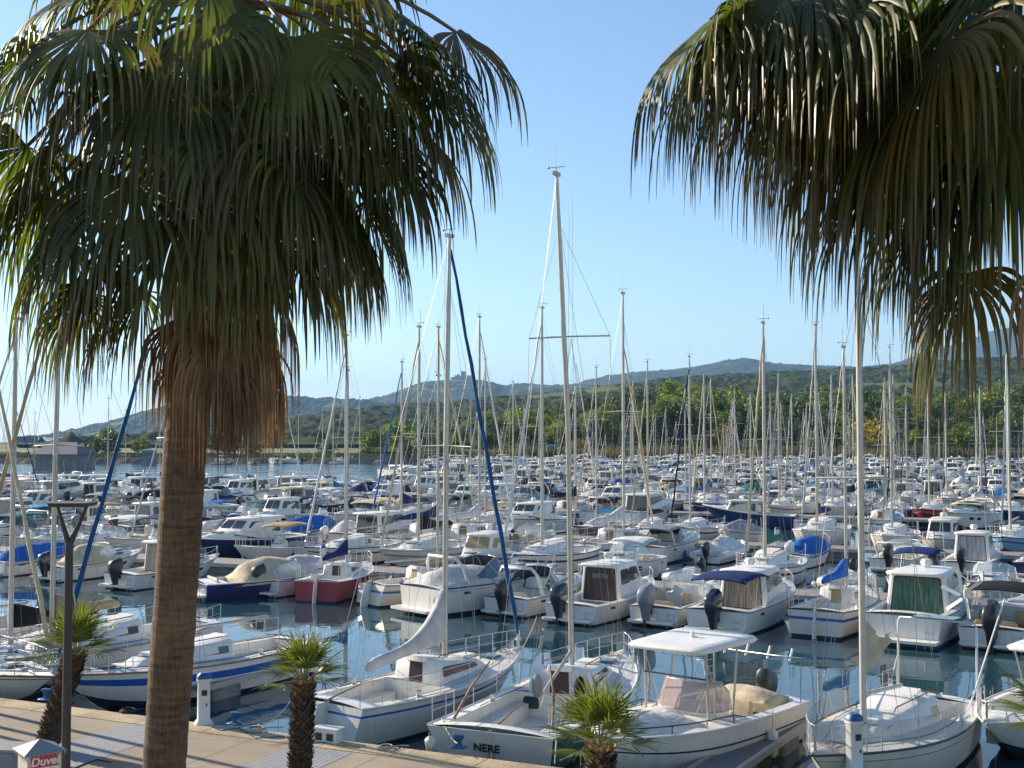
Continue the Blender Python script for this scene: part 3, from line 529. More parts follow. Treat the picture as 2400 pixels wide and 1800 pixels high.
def rib(L=5.2, B=2.2, eng='black', cover=False):
    root = empty('inflatable_boat'); h = Hull(L, B*.8, .45, .75, stern=.95, p=3, draft=.2, chine=.7)
    h.build(root, [(.3, 'bottom'), (1, 'white')], n=8); h.deck(root, .05, .8, .2, sd=.1, n=8)
    t = MB(); T = [i/12 for i in range(13)]; pts = [V(h.b(q)*1.02, L*q*.99, .5+.3*q**3) for q in T]; t.tube(pts+[V(0, L*1.0, .82)]+[V(-p.x, p.y, p.z) for p in pts[::-1]], .22, 0, 8); t.build('inflatable_tube', ['hull'], root)
    c = MB(); y = L*.42; c.rbox([(.2, .2, y-.3, y+.3, .3, .3), (1.0, .9, y-.25, y+.2, .28, .28)], 0, r=.2); c.build('console', ['white'], root)
    seat(root, 0, y-.8, .2, .6, .5, .3, 'seatc'); engine(root, 0, -.1, .75, eng, .9)
    if cover: tarp(root, h, .15, .75, .8, base=.2)
    return root, h
DEF = dict(flagc='orange', hull='white', stripe='blue', canvas='cv_white', genoa='cv_white', seatc='cream', railc='grey', companion='burgundy', mast='alu', bottom='bottom')
def resolve(o, cols):
    if o.type != 'MESH': return
    for g in CH.get(o.name, []): resolve(g, cols)
    for i, q in enumerate(SEM.get(o.data.name, [])):
        c = cols.get(q, DEF.get(q))
        if c: o.material_slots[i].link = 'OBJECT'; o.material_slots[i].material = MATS[c]
def instance(proto, loc, head, cols=None, scale=1.0, mastk=1.0, **k):
    """link a copy of a thing with copies of its parts; head: bow direction clockwise from +Y"""
    cols = cols or {}
    r = proto.copy(); r.location = loc; r.rotation_euler = (0, 0, -head); r.scale = (scale,)*3; SC.collection.objects.link(r)
    def down(src, dst):
        for ch in CH.get(src.name, []):
            c = ch.copy(); c.parent = dst; SC.collection.objects.link(c); resolve(c, cols)
            if mastk != 1 and ch.name.split('.')[0] in ('mast', 'rigging'): c.scale.z = mastk
            down(ch, c)
    down(proto, r)
    props(r, **k); return r
# ================================================================ setting
QZ = .8
w = MB(); w.add([(-14000, -60, 0), (14000, -60, 0), (14000, 16000, 0), (-14000, 16000, 0)], [[0, 1, 2, 3]]); w.build('water', 'water', kind='structure')
Q0 = 22.15
q = MB(); a, b, c, d = uv(-80, Q0), uv(80, Q0), uv(80, -50), uv(-80, -50); up = V(0, 0, QZ)
q.add([a+up, b+up, c+up, d+up], [[3, 2, 1, 0]]); q.build('quay_pavement', 'paving', kind='structure')
q = MB(); q.add([uv(-80, Q0+.0)+V(0, 0, -2), uv(80, Q0)+V(0, 0, -2), uv(80, Q0)+V(0, 0, QZ-.22), uv(-80, Q0)+V(0, 0, QZ-.22)], [[3, 2, 1, 0]]); q.build('quay_wall', 'wallconc', kind='structure')
q = MB(); u = -40
while u < 40:
    wd = 1.45+rnd.random()*.5; z1 = QZ+.012; A = uv(u+.012, Q0-.62); B_ = uv(u+wd-.012, Q0-.62); C = uv(u+wd-.012, Q0+.06); D = uv(u+.012, Q0+.06)
    q.slab([A+V(0, 0, QZ-.25), B_+V(0, 0, QZ-.25), C+V(0, 0, QZ-.25), D+V(0, 0, QZ-.25)], .262); u += wd
q.build('quay_coping', 'stone', kind='structure', label='ochre stone coping along the quay edge')
for k, pts in enumerate([[(-60, 1712), (190, 1680), (420, 1662), (620, 1668), (440, 1697), (250, 1722), (120, 1752), (-60, 1792)], [(420, 1830), (700, 1733), (1000, 1745), (830, 1830)]]):
    P = [gnd(x, y, QZ+.005) for x, y in pts]
    # two straight strips of small grey setts running towards the water
for (u0, v0, wd, ln) in ((-19.4, 6, 1.5, 15.45), (-14.9, 6, 1.5, 15.45)):
    q = MB(); z = V(0, 0, QZ+.005); q.add([uv(u0, v0)+z, uv(u0+wd, v0)+z, uv(u0+wd, v0+ln)+z, uv(u0, v0+ln)+z], [[0, 1, 2, 3]]); q.build('sett_strip_pavement', 'bandpave', kind='structure')

def terrain(name, prof, D, depth, zf, can, mats, fieldthr=None, nx=260, ny=46, back=.25, nz=.02, seed=0, kind='structure', pw=.8, zback=0):
    xs = [p[0] for p in prof]; x0, x1 = xs[0], xs[-1]; vs = []; ms = []
    def crest(px):
        for (a, ya), (b, yb) in zip(prof, prof[1:]):
            if a <= px <= b: t = (px-a)/(b-a); return lerp(ya, yb, t*t*(3-2*t)*.5+t*.5)
        return prof[-1][1]
    rows = [i/ny for i in range(ny+1)]+[1+back*(i+1)/6 for i in range(6)]
    FM = {}
    for j, r in enumerate(rows):
        for i in range(nx+1):
            px = lerp(x0, x1, i/nx); p = at(px, crest(px), D); y = D-depth+depth*min(r, 1)+(r-1)*depth*2*(r > 1)
            zc = max(p.z, .5); rr = min(r, 1)
            s = math.sin(rr*math.pi/2)**(1/pw) if r <= 1 else 1-((r-1)/back)*.7
            q = Vector((p.x+seed*1000, y, 0)); big = noise.fractal(q/(depth*.35), .9, 2.1, 4)*zc*.09*math.sin(math.pi*min(1, r))
            f = noise.noise(q/(depth*.16)+V(5, 5, 5)) if fieldthr is not None else -9
            isf = fieldthr is not None and f > fieldthr and .05 < rr < .97
            cz = 0 if isf else can*(.5-noise.voronoi(q/(can*1.25))[0][0])*.75*(.5+abs(noise.noise(q/(can*5)))*1.6)+noise.noise(q/(can*.5))*can*.3+noise.noise(q/(can*3))*can*.4
            z = zf+(zc-zf)*s+big+(cz if r > .02 else 0); FM[(j, i)] = isf
            vs.append((p.x, y, z))
    k = nx+1; fs = []
    for j in range(len(rows)-1):
        for i in range(nx): fs.append([j*k+i, j*k+i+1, (j+1)*k+i+1, (j+1)*k+i]); ms.append(1 if FM[(j, i)] else 0)
    mb = MB(); mb.add(vs, fs, ms, True); return mb.build(name, mats, kind=kind)
# far mountain, far ridge, castle ridge, headland hill, vineyard hill, near wooded rise
terrain('mountain', [(1900, 940), (2060, 880), (2130, 838), (2180, 822), (2235, 808), (2290, 790), (2320, 778), (2340, 774), (2365, 782), (2400, 796), (2500, 800), (2600, 840), (2760, 900)], 7000, 2500, 5, 14, ['hillfar'], nx=220, ny=90, seed=1)
terrain('far_ridge_hill', [(1250, 925), (1345, 901), (1380, 890), (1430, 880), (1500, 873), (1550, 871), (1600, 866), (1640, 860), (1690, 851), (1722, 847), (1780, 855), (1840, 858), (1900, 861), (2000, 863), (2060, 856), (2130, 846), (2230, 850), (2400, 860), (2700, 880)], 5000, 1500, 5, 12, ['hillfar'], nx=340, ny=90, seed=2)
terrain('castle_ridge_hill', [(760, 960), (830, 944), (869, 938), (905, 930), (940, 918), (970, 905), (1000, 896), (1040, 891), (1060, 890), (1110, 890), (1150, 896), (1180, 905), (1225, 899), (1260, 903), (1350, 902), (1400, 905), (1500, 925), (1650, 950)], 4300, 900, 3, 10, ['hillfar', 'field'], fieldthr=.3, nx=300, ny=110, seed=3)
terrain('headland_hill', [(205, 1019), (222, 1010), (245, 1000), (300, 985), (345, 968), (420, 950), (520, 938), (620, 931), (665, 928), (750, 935), (800, 937), (860, 938), (900, 946), (960, 965), (1050, 990), (1200, 1012)], 3600, 500, 1, 14, ['hillveg', 'field'], fieldthr=.38, nx=380, ny=120, seed=4)
terrain('vineyard_hill', [(800, 1000), (870, 985), (950, 965), (1000, 958), (1100, 955), (1200, 944), (1300, 930), (1400, 916), (1500, 903), (1600, 897), (1700, 890), (1800, 888), (1900, 884), (2000, 878), (2100, 870), (2200, 866), (2300, 862), (2400, 862), (2550, 860), (2700, 862)], 1700, 1150, 3, 10, ['hillveg', 'field'], fieldthr=.4, nx=460, ny=210, seed=5, pw=.9)
terrain('wooded_rise_hill', [(960, 1040), (1040, 1000), (1120, 985), (1200, 970), (1300, 962), (1420, 950), (1560, 935), (1700, 940), (1850, 935), (2000, 930), (2200, 925), (2400, 915), (2600, 910)], 560, 190, 2.2, 6, ['woodveg'], nx=330, ny=70, seed=6)
# land behind the marina and the spit with its shore
def land(name, pts, z, m, edge='rock', ez=-.5, ew=2.5):
    mb = MB(); n = len(pts); mb.add([(x, y, z) for x, y in pts], [list(range(n))], 0)
    for i in range(n-1):
        (x0, y0), (x1, y1) = pts[i], pts[i+1]; k = max(1, int(abs(x1-x0)/2.5)); top = []; bot = []
        if abs(y1-y0) > 60: continue
        for j in range(k+1):
            t = j/k; x, y = lerp(x0, x1, t), lerp(y0, y1, t); top.append((x, y, z-.003)); bot.append((x+noise.noise(V(x, y, 1))*1.2, y-ew+noise.noise(V(x*.7, y, 0))*1.2, ez+noise.noise(V(x, 3, 0))*.5))
        mb.add(top+bot, [[j, j+1, j+k+2, j+k+1][::-1] for j in range(k)], 1, False)
    return mb.build(name, [m, edge], kind='structure')
land('ground', [(-420, 318), (-150, 316), (-70, 312), (20, 318), (120, 312), (400, 318), (900, 900), (1500, 4000), (300, 4200), (60, 1330), (-120, 1250), (-420, 1150)], 1.3, 'soil')
s = MB(); s.add([(-300, 820, 1.32), (150, 790, 1.32), (130, 1300, 1.32), (-320, 1180, 1.32)], [[0, 1, 2, 3]]); s.build('sand_beach', 'sand', kind='structure')
# ---------------------------------------------------------------- leaf helpers
def cards(mb, pts, size, rn, m=0, flat=0, asp=1.0):
    for p in pts:
        n = Vector((rn.gauss(0, 1), rn.gauss(0, 1), rn.gauss(0, 1)+flat)).normalized(); a = n.orthogonal().normalized(); a = Matrix.Rotation(rn.random()*6.28, 3, n) @ a; b = n.cross(a)
        s = size*(.6+.8*rn.random()); mb.add([p-a*s-b*s*.4*asp, p+a*s*.3-b*s*asp, p+a*s+b*s*.3*asp, p-a*s*.2+b*s*asp], [[0, 1, 2, 3]], m)
def tree_proto(name, h, w, sem, seed, n=2600, size=.27, trunk=True, lobes=15):
    rn = random.Random(seed); root = empty(name); L_ = []
    for k in range(lobes):
        a = rn.random()*6.28; rr = rn.random()**.6*w*.33; z = h*(.42+.42*rn.random()*(1-rr/w)); L_.append((V(math.cos(a)*rr, math.sin(a)*rr, z), w*(.13+.13*rn.random())))
    L_.append((V(0, 0, h*.8), w*.22)); mb = MB(); pts = []
    for _ in range(n):
        c, r = rn.choice(L_); d = Vector((rn.gauss(0, 1), rn.gauss(0, 1), rn.gauss(0, 1))).normalized(); p = c+Vector((d.x, d.y, d.z*.85))*r*(.62+.42*rn.random())
        if noise.noise(p*.9/(w/8)) > -.28: pts.append(p)
    cards(mb, pts, size, rn, flat=.5)
    if trunk:
        t = MB(); t.tube([(0, 0, -.3), (.1, 0, h*.3), (0, .1, h*.6)], [w*.035, w*.027, w*.012], 0, 6)
        for c, r in L_[:6]: t.tube([(.05, 0, h*.32), c*.6+V(0, 0, h*.15), c], [w*.014, w*.009, w*.004], 0, 4)
        t.build('trunk', 'bark', root)
    mb.build('crown', sem, root); return root
def plant(proto, x, y, z, s, rz, **k):
    r = proto.copy(); r.location = (x, y, z); r.rotation_euler = (0, 0, rz); r.scale = (s, s, s*(.9+.25*rnd.random())); SC.collection.objects.link(r)
    for ch in CH[proto.name]: c = ch.copy(); c.parent = r; SC.collection.objects.link(c)
    return props(r, **k)
LINK = False
TP = [tree_proto('broadleaf_tree', 14, 11, 'tree_a', 1), tree_proto('broadleaf_tree', 16, 12, 'tree_a', 2), tree_proto('broadleaf_tree', 12, 11, 'tree_b', 3), tree_proto('broadleaf_tree', 17, 10, 'tree_b', 4)]
BP = [tree_proto('bush', 4, 5, 'tree_b', 5, 1100, .16, False), tree_proto('bush', 4.5, 6, 'bushyellow', 6, 1200, .16, False), tree_proto('bush', 3, 6, 'tree_a', 7, 700, .2, False)]
LINK = True
trees = []
def skyl(px):  # height of the wood's top edge in the photograph
    P = [(960, 1035), (1000, 1000), (1060, 985), (1150, 962), (1210, 945), (1280, 950), (1350, 930), (1430, 918), (1520, 900), (1590, 872), (1650, 900), (1750, 905), (1900, 915), (2050, 905), (2200, 915), (2300, 900), (2420, 890)]
    for (a, ya), (b, yb) in zip(P, P[1:]):
        if px <= b: return lerp(ya, yb, (px-a)/(b-a))
    return 890
for row, (Y, zg, f, st) in enumerate([(345, 1.3, .7, 42), (375, 2.5, .88, 44), (415, 5, 1.0, 46), (470, 10, 1.04, 44)]):
    px = 985+row*9
    while px < 2430:
        X = (px-1200)/FPX*Y; top = at(px, skyl(px), Y).z; base = zg; hh = (top-base)*f*(.82+.3*rnd.random())
        if px < 1100: hh *= .9
        k = rnd.choice([0, 0, 1, 1, 2, 3]) if row else rnd.choice([0, 1, 1, 0, 2])
        if 1560 < px < 1640 and row > 1: k = 3
        hh = max(5, hh); trees.append((plant(TP[k], X+rnd.uniform(-2, 2), Y+rnd.uniform(-9, 9), zg-.3, hh/[14, 16, 12, 17][k], rnd.random()*6.28), px, row, k)); px += st*(.75+.5*rnd.random())*(.8 if row == 0 else 1)
for row in range(4):
    rt = sorted([t for t in trees if t[2] == row], key=lambda t: topx(t[0].location)[0])
    for i, t in enumerate(rt): props(t[0], '%s tree, %s from left in the %s of the wood' % (['dark green rounded', 'dark green tall', 'bright green rounded', 'bright green tall'][t[3]], ORD(i+1), ['front row', 'second row', 'third row', 'back row'][row]), 'tree', 'trees of the wood behind the marina')
def bush(px, y, w, k, label, Y=None, name='bush'):
    p = gnd(px, y, 1.3) if Y is None else at(px, y, Y); s = w/FPX*p.y/[5, 6, 6][k]; plant(BP[k], p.x, p.y, 1.2, s, rnd.random()*6, label=label, cat='bush', group='bushes behind the marina')
for px, w, k, lb in ((1690, 90, 1, 'yellow flowering bush behind the masts, the first of the yellow ones'), (1765, 60, 1, 'small yellow flowering bush between two masts'), (1900, 70, 0, 'green bush in front of the dark wood'), (2045, 120, 1, 'wide yellow and orange bush behind the tall white mast'), (2150, 90, 0, 'olive green bush beside the wide yellow bush'), (2262, 100, 0, 'tall round light green bush at the far end of the marina'), (2330, 70, 0, 'small light green bush beside the tall round one'), (2225, 60, 1, 'low yellow bush at the foot of the round green bush'), (1360, 60, 1, 'brown and yellow bush behind the blue topped boat'), (1480, 80, 0, 'olive bush behind the far masts'), (1580, 90, 2, 'dark green low bush beneath the tallest bright tree'), (2400, 90, 2, 'dark low bush at the frame edge by the far pontoon')):
    bush(px, 1070, w, k, lb, Y=330)
for px, yb, w, k, Y, lb in ((648, 1062, 78, 0, 350, 'lone green tree-like bush on the spit beside the channel'), (255, 1050, 110, 2, 330, 'dark green bush on the spit near the open sea'), (205, 1052, 60, 2, 335, 'low dark bush beside the harbour house'), (330, 1058, 60, 0, 325, 'green bush beside the flat blue hut'), (420, 1062, 110, 2, 330, 'brownish dark thicket behind the palm trunk'), (520, 1060, 110, 2, 340, 'dark brown thicket on the spit next to the channel'), (770, 1065, 60, 2, 330, 'small dark bush on the grassy bank'), (940, 1050, 110, 0, 340, 'broad light green bush at the end of the channel'), (880, 1062, 90, 0, 325, 'light green reed bush on the channel bank'), (990, 1062, 90, 0, 322, 'light green bush behind the white motor yachts'), (590, 1062, 70, 2, 330, 'dark bush in front of the lone tree')):
    bush(px, yb, w, k, lb, Y=Y)
def blades(name, sem, n, xr, yr, h, wv, label, z=1.25, seed=3):
    rn = random.Random(seed); mb = MB()
    for _ in range(n):
        x = rn.uniform(*xr); y = rn.uniform(*yr); x2 = x*y/yr[0] if False else x; hh = h*(.5+.7*rn.random())*(1+.5*noise.noise(V(x*.06, y*.06, 1))); d = rn.uniform(-.5, .5)*hh*.4; a = rn.random()*3.14; w = wv*(.5+rn.random())
        mb.add([(x-w*math.cos(a), y-w*math.sin(a), z), (x+w*math.cos(a), y+w*math.sin(a), z), (x+w*.6*math.cos(a)+d, y, z+hh), (x-w*.3*math.cos(a)+d, y, z+hh*.9)], [[0, 1, 2, 3]])
    return mb.build(name, sem, kind='stuff', label=label)
blades('reeds', 'reed', 9000, (-20, 150), (317, 326), 2.6, .25, 'band of tall pale reeds along the far edge of the marina')
blades('grass', 'grassmat', 9000, (-150, -10), (316, 345), 1.0, .35, 'rough grass on the low spit beside the channel', seed=5)
# ---------------------------------------------------------------- far buildings and castle
def house(px, pyb, wpx, Y, hgt, roofh, wallm, roofm, label, flat=False, nw=3, dep=.7, name='house', cat='house', z0=None):
    p = at(px, pyb, Y); w_ = wpx/FPX*Y; root = empty(name, (p.x, p.y, p.z if z0 is None else z0), R(-12), label=label, cat=cat, group='buildings far across the water'); d_ = w_*dep
    m = MB(); m.box((0, 0, hgt/2-1), (w_, d_, hgt+2), 0); m.build('wall', wallm, root)
    r = MB()
    if flat: r.box((0, 0, hgt+.12), (w_*1.05, d_*1.05, .24), 0)
    else:
        o = .06*w_; r.add([(-w_/2-o, -d_/2-o, hgt), (w_/2+o, -d_/2-o, hgt), (w_/2+o, d_/2+o, hgt), (-w_/2-o, d_/2+o, hgt), (-w_*.3, 0, hgt+roofh), (w_*.3, 0, hgt+roofh)], [[0, 1, 5, 4], [1, 2, 5], [2, 3, 4, 5], [3, 0, 4], [3, 2, 1, 0]])
    r.build('roof', roofm, root)
    for k in range(nw): x = (k-(nw-1)/2)*w_/nw*.9; b = MB(); b.box((x, -d_/2-.03, hgt*.55), (w_/nw*.4, .08, hgt*.36), 0); b.build('window', 'glass', root)
    return root
house(150, 1090, 112, 262, 2.3, 2.6, 'float', 'slate', 'grey hip-roofed harbour house behind the moored yachts', name='harbour_house', nw=5, z0=.9)
house(350, 1074, 28, 300, 2.3, 0, 'float', 'wallwhite', 'small grey flat-roofed hut beside the palm trunk', flat=True, name='hut', cat='hut', z0=1.2)
house(60, 1038, 44, 900, 5, 0, 'slate', 'slate', 'low dark building by the open sea at the end of the jetty', flat=True, name='shed', cat='building', nw=0, z0=1)
house(897, 1000, 24, 3120, 14, 8, 'wallwhite', 'rooftile', 'white house with red roof at the foot of the hill', nw=3)
house(750, 1008, 12, 3110, 9, 5, 'wallcream', 'rooftile', 'tiny pale house low on the forested headland', nw=2)
house(1100, 962, 32, 3420, 9, 0, 'wallcream', 'wallwhite', 'long pale flat building below the castle', flat=True, nw=4)
house(840, 1002, 10, 3115, 9, 4, 'wallcream', 'rooftile', 'tiny cream house beside the red-roofed one', nw=2)
cst = empty('castle', at(1086, 893, 4300), 0, label='old stone castle with a square tower on the ridge top', cat='castle'); m = MB(); m.box((0, 0, 5), (62, 30, 26), 0); m.box((-34, 0, 4), (20, 20, 20), 0)
for k in range(9): m.box((-28+7*k, -13, 19.5), (3.5, 2, 3), 0)
m.build('wall', 'castle', cst); m = MB(); m.box((0, 0, 14), (17, 17, 38), 0)
for k in range(3): m.box((-6+6*k, -7, 34.5), (3, 2, 3), 0)
m.build('tower', 'castle', cst); m = MB(); m.box((-19, 4, 8), (11, 11, 32), 0); m.build('turret', 'castle', cst)
# ================================================================ boats one can name
def place(root, stern, bow, cols, label, cat, group=None, zoff=0):
    d = bow-stern; root.location = (stern.x, stern.y, 0); root.rotation_euler = (0, 0, -math.atan2(d.x, d.y))
    for c in CH[root.name]: resolve(c, cols)
    return props(root, label, cat, group)
def text(parent, body, loc, rot, size, sem, name='lettering', ext=.004, shear=0):
    c = bpy.data.curves.new('tmp_text', 'FONT'); c.body = body; c.size = size; c.extrude = ext; c.align_x = 'CENTER'; c.shear = shear; c.offset = .004
    t = bpy.data.objects.new('tmp_text', c); SC.collection.objects.link(t); dg = bpy.context.evaluated_depsgraph_get(); me = bpy.data.meshes.new_from_object(t.evaluated_get(dg)); me.name = name; bpy.data.objects.remove(t); me.materials.clear(); me.materials.append(MATS[sem])
    o = bpy.data.objects.new(name, me); o.location = loc; o.rotation_euler = rot; SC.collection.objects.link(o); o.parent = parent; SEM[me.name] = [sem]; return o
def ropeline(a, b, sag=.3, r=.014, sem='rope', label='', name='mooring_rope'):
    a, b = Vector(a), Vector(b); m = MB(); m.tube([a.lerp(b, i/12)-V(0, 0, sag*4*(i/12)*(1-i/12)) for i in range(13)], r, 0, 5)
    return m.build(name, sem, label=label, cat='rope', group='mooring ropes of the quay boats')
def W2(root, p):  # boat-local point to world
    return Matrix.Rotation(root.rotation_euler.z, 3, 'Z') @ Vector(p)+Vector(root.location)
def fender(p, label, sem='fender', s=1.0, tilt=0):
    f = MB(); f.rbox([(-.62*s, -.62*s, -.05*s, .05*s, .05*s, .05*s), (-.55*s, -.55*s, -.12*s, .12*s, .12*s, .12*s), (-.06*s, -.06*s, -.12*s, .12*s, .12*s, .12*s), (0, 0, -.05*s, .05*s, .05*s, .05*s), (.08*s, .08*s, -.03, .03, .03, .03)], 0, r=1, nc=3, cap0=True); f.tube([(0, 0, .05*s), (0, 0, .5*s)], .009, 1, 4)
    o = f.build('fender', [sem, 'rope']); o.location = p; o.rotation_euler = (tilt, 0, 0); return props(o, label, 'fender', 'fenders hanging from the quay boats')
QB = 'boats moored stern or bow to the quay'
# H1 white sailboat with blue line and grey sail cover
s_ = gnd(752, 1652, 1.0); b_ = gnd(1222, 1518, 1.25); L1 = (V(b_.x, b_.y, 0)-V(s_.x, s_.y, 0)).length
h1, hh1 = sailboat(L=L1, B=2.85, f0=1.0, f1=1.22, mast=11.4, mt=.57, stripe='stripe', win_sem='maroonglass', tr=.25, cabh=.5, boomup=-3.5, boomlen=L1*.37, mastsem='alu', g1=.80, g2=.85, genoar=.062, stern=.8, cock=(.08, .42), lean=-.12, ghead=.97, coverk=1.0)
place(h1, s_, b_, dict(genoa='cv_genoablue', canvas='cv_lgrey', stripe='blue', railc='offwhite'), 'white sailboat with thin blue hull line, grey sail cover and blue furled foresail', 'sailboat', QB)
# H2 NERE boat, green hull, boom raised
s_ = gnd(1163, 1706, .95); b_ = gnd(1466, 1526, 1.2); L2 = (V(b_.x, b_.y, 0)-V(s_.x, s_.y, 0)).length
h2, hh2 = sailboat(L=L2, B=3.1, f0=.95, f1=1.2, mast=12.6, mt=.52, stripe='green', genoa=False, boomcover=False, tr=-.35, cabh=.52, boomup=-4.5, boomlen=2.9, g1=.86, g2=.93, stern=.98, cock=(.03, .42), lean=.75, boomyaw=.15, spf=.68)
place(h2, s_, b_, dict(hull='green', stripe='green', railc='white'), 'sailboat with white stern lettered in black, dark green hull and bare raised boom', 'sailboat', QB)
t_ = MB(); hb = hh2.pt(0, 1, 1); t_.slab([hh2.pt(0, -1, .2)+V(.02, -.03, 0), hh2.pt(0, 1, .2)+V(-.02, -.03, 0), hh2.pt(0, 1, 1)+V(-.01, -.03, 0), hh2.pt(0, -1, 1)+V(.01, -.03, 0)], .012, 0); t_.build('transom', 'white', h2)
a0, a1 = hh2.pt(0, 1, .2), hh2.pt(0, 1, 1); ta = math.atan2(a1.z-a0.z, a1.y-a0.y)
q0 = a0.lerp(a1, .42); text(h2, 'NERE', (-.12, q0.y-.055, q0.z), (ta, 0, 0), .27, 'black', 'boat_name', .008, .1)
for s in (1, -1):
    hb_ = MB(); hb_.tube([hh2.dk(.06, s*.8)+V(0, 0, 0), hh2.dk(.1, s*.72)+V(-s*.05, .1, .6), hh2.dk(.14, s*.6)+V(-s*.15, .15, 1.15)], [.035, .03, .02], 0, 5); hb_.build('wooden_tiller', 'teak', h2)
    winobj([V(s*.75-.22, L2*.42-.02, .55), V(s*.75+.22, L2*.42-.02, .55), V(s*.75+.2, L2*.42-.02, .85), V(s*.75-.2, L2*.42-.02, .85)], 'glass', h2, r=.2)
bag = MB(); bag.sphere((-.55, L2*.42-.1, 1.15), .14, 0, 7, 5, (1, .7, 2.2)); bag.build('rope_bag', 'cv_grey', h2); bag = MB(); bag.sphere((.6, L2*.42-.1, 1.15), .16, 0, 7, 5, (1, .7, 2.1)); bag.build('rope_bag', 'cv_black', h2)
# radar/gantry-like panel on the spreader
m_ = MB(); m_.slab([(-1.9, L2*.52-.2, 8.05), (-.55, L2*.52-.2, 8.05), (-.55, L2*.52+.1, 8.08), (-1.9, L2*.52+.1, 8.08)], .07); 
# H3 hard-top motorboat
bow = gnd(1392, 1738, 1.15); L3 = 7.1; hd = R(40); stn = V(bow.x+math.sin(hd)*L3, bow.y+math.cos(hd)*L3, 0)
root = empty('hard_top_motorboat'); h = Hull(L3, 2.75, .95, 1.2, stern=.92, p=2.7, sag=-.02, rake=.09, draft=.3, chine=.84, flare=.6); h.build(root, [(.12, 'bottom'), (.60, 'hull'), (.64, 'black'), (.97, 'hull'), (1, 'railc')], n=20)
h.deck(root, .05, .42, .35, sd=.22); tarp(root, h, .56, .93, .38, 'cv_white', sag=.09, seed=4, over=.84, ridge=1, base=.03, name='bow_cover')
c = MB(); y = L3*.47; c.rbox([(.35, .35, y-.55, y+.65, .8, .72), (1.15, 1.05, y-.5, y+.6, .76, .66), (1.3, 1.15, y-.3, y+.45, .7, .6)], 0, r=.25); c.build('console', ['white'], root)
screen(root, y-.35, y+.45, .86, .72, 1.22, .62, .2, sem='vinyl', frame='alu')
bimini_z = 2.62
T = MB(); yt = L3*.46; T.rbox([(bimini_z, bimini_z, yt-1.25, yt+1.3, 1.02, .92), (bimini_z+.06, bimini_z+.06, yt-1.3, yt+1.35, 1.08, .97), (bimini_z+.13, bimini_z+.11, yt-1.25, yt+1.3, 1.02, .92), (bimini_z+.16, bimini_z+.14, yt-.9, yt+.95, .8, .72)], 0, r=.22, cap0=True); T.build('hard_top', ['white'], root)
f = MB()
for s in (1, -1):
    f.tube([(s*.82, y+.62, 1.0), (s*.8, yt+.75, 2.63)], .03, 0, 6); f.tube([(s*.86, y-.35, .9), (s*.84, yt-.55, 2.63)], .028, 0, 6); f.tube([(s*.82, y+.1, 1.3), (s*.8, yt+.7, 2.35)], .014, 0, 5); f.tube([(s*.5, y+.62, 1.2), (s*.82, yt+.6, 1.95)], .014, 0, 4)
for k in range(4): f.tube([(-.81, yt+.72-.32*0, 2.0+.15*k), (-.82, yt+.42, 2.0+.15*k)], .014, 0, 4)
f.tube([(-.83, yt+.42, 1.0), (-.82, yt+.42, 2.63)], .02, 0, 5)
f.tube([(-.8, yt+.78, 2.02), (.8, yt+.78, 2.02)], .022, 1, 5); f.build('top_frame', ['alu', 'black'], root)
for s in (1, -1): seat(root, s*.45, y-1.15, .35, .6, .5, .45, 'cv_beige')
tarp(root, h, .03, .2, .22, 'cv_beige', sag=.05, seed=9, over=.7, ridge=0, base=.05, name='stern_seat_cover')
r_ = MB(); 
for s in (1, -1): r_.tube([h.dk(t, s*.9)+V(0, 0, .16 if .45 < t < .95 else .05) for t in (k/14 for k in range(6, 15))], .017, 0, 5)
for s in (1, -1):
    for t in (.5, .64, .78, .9): r_.tube([h.dk(t, s*.9), h.dk(t, s*.9)+V(0, 0, .16)], .014, 0, 4)
r_.build('bow_rail', ['black'], root)
rr_ = MB(); rr_.tube([(-1.2, .3, .95), (-1.2, .28, 2.0), (1.2, .28, 2.0), (1.2, .3, .95)], .02, 0, 5)
for k in range(4): rr_.tube([(-.9+.6*k, .28, 1.9), (-.95+.6*k, .2, 2.2)], .03, 0, 6)
rr_.build('rod_holder_rack', ['steel'], root); nv = MB(); nv.tube([(0, yt, 2.75), (0, yt, 2.9)], .05, 0, 6); nv.tube([(-.12, yt, 2.78), (.12, yt, 2.78)], .02, 0, 5); nv.build('navigation_light', ['white'], root)
engine(root, 0, -.15, .95, 'black', 1.0)
place(root, stn, bow, dict(railc='white'), 'white open motorboat with flat white hard top on metal posts and covered bow', 'motorboat', QB); h3 = root; hh3 = h
# H4 sailboat with nets, bow to the quay
bow = gnd(1905, 1772, 1.2); stn = gnd(2205, 1628, 1.0); L4 = (V(bow.x, bow.y, 0)-V(stn.x, stn.y, 0)).length
h4, hh4 = sailboat(L=L4, B=2.9, f0=.98, f1=1.2, mast=10.2, mt=.66, genoa=False, boomcover=False, cabh=.42, stripe='black', g1=.80, g2=.815, cock=(.05, .3), mastsem='mastw', boomlen=2.4, boomup=-2, stern=.75, windows=True, win_sem='cv_beige')
place(h4, stn, bow, dict(mastw='mastwhite', hull='offwhite', railc='black'), 'cream white sailboat with white mast, netting along its rails and a wind turbine', 'sailboat', QB)
for s in (1, -1):
    n_ = MB(); T = [k/16 for k in range(5, 17)]
    n_.add([hh4.dk(t, s*.93) for t in T]+[hh4.dk(t, s*.93)+V(0, 0, .56) for t in T], [[j, j+1, j+13, j+12] for j in range(11)], 0); n_.build('rail_netting', 'netmat', h4)
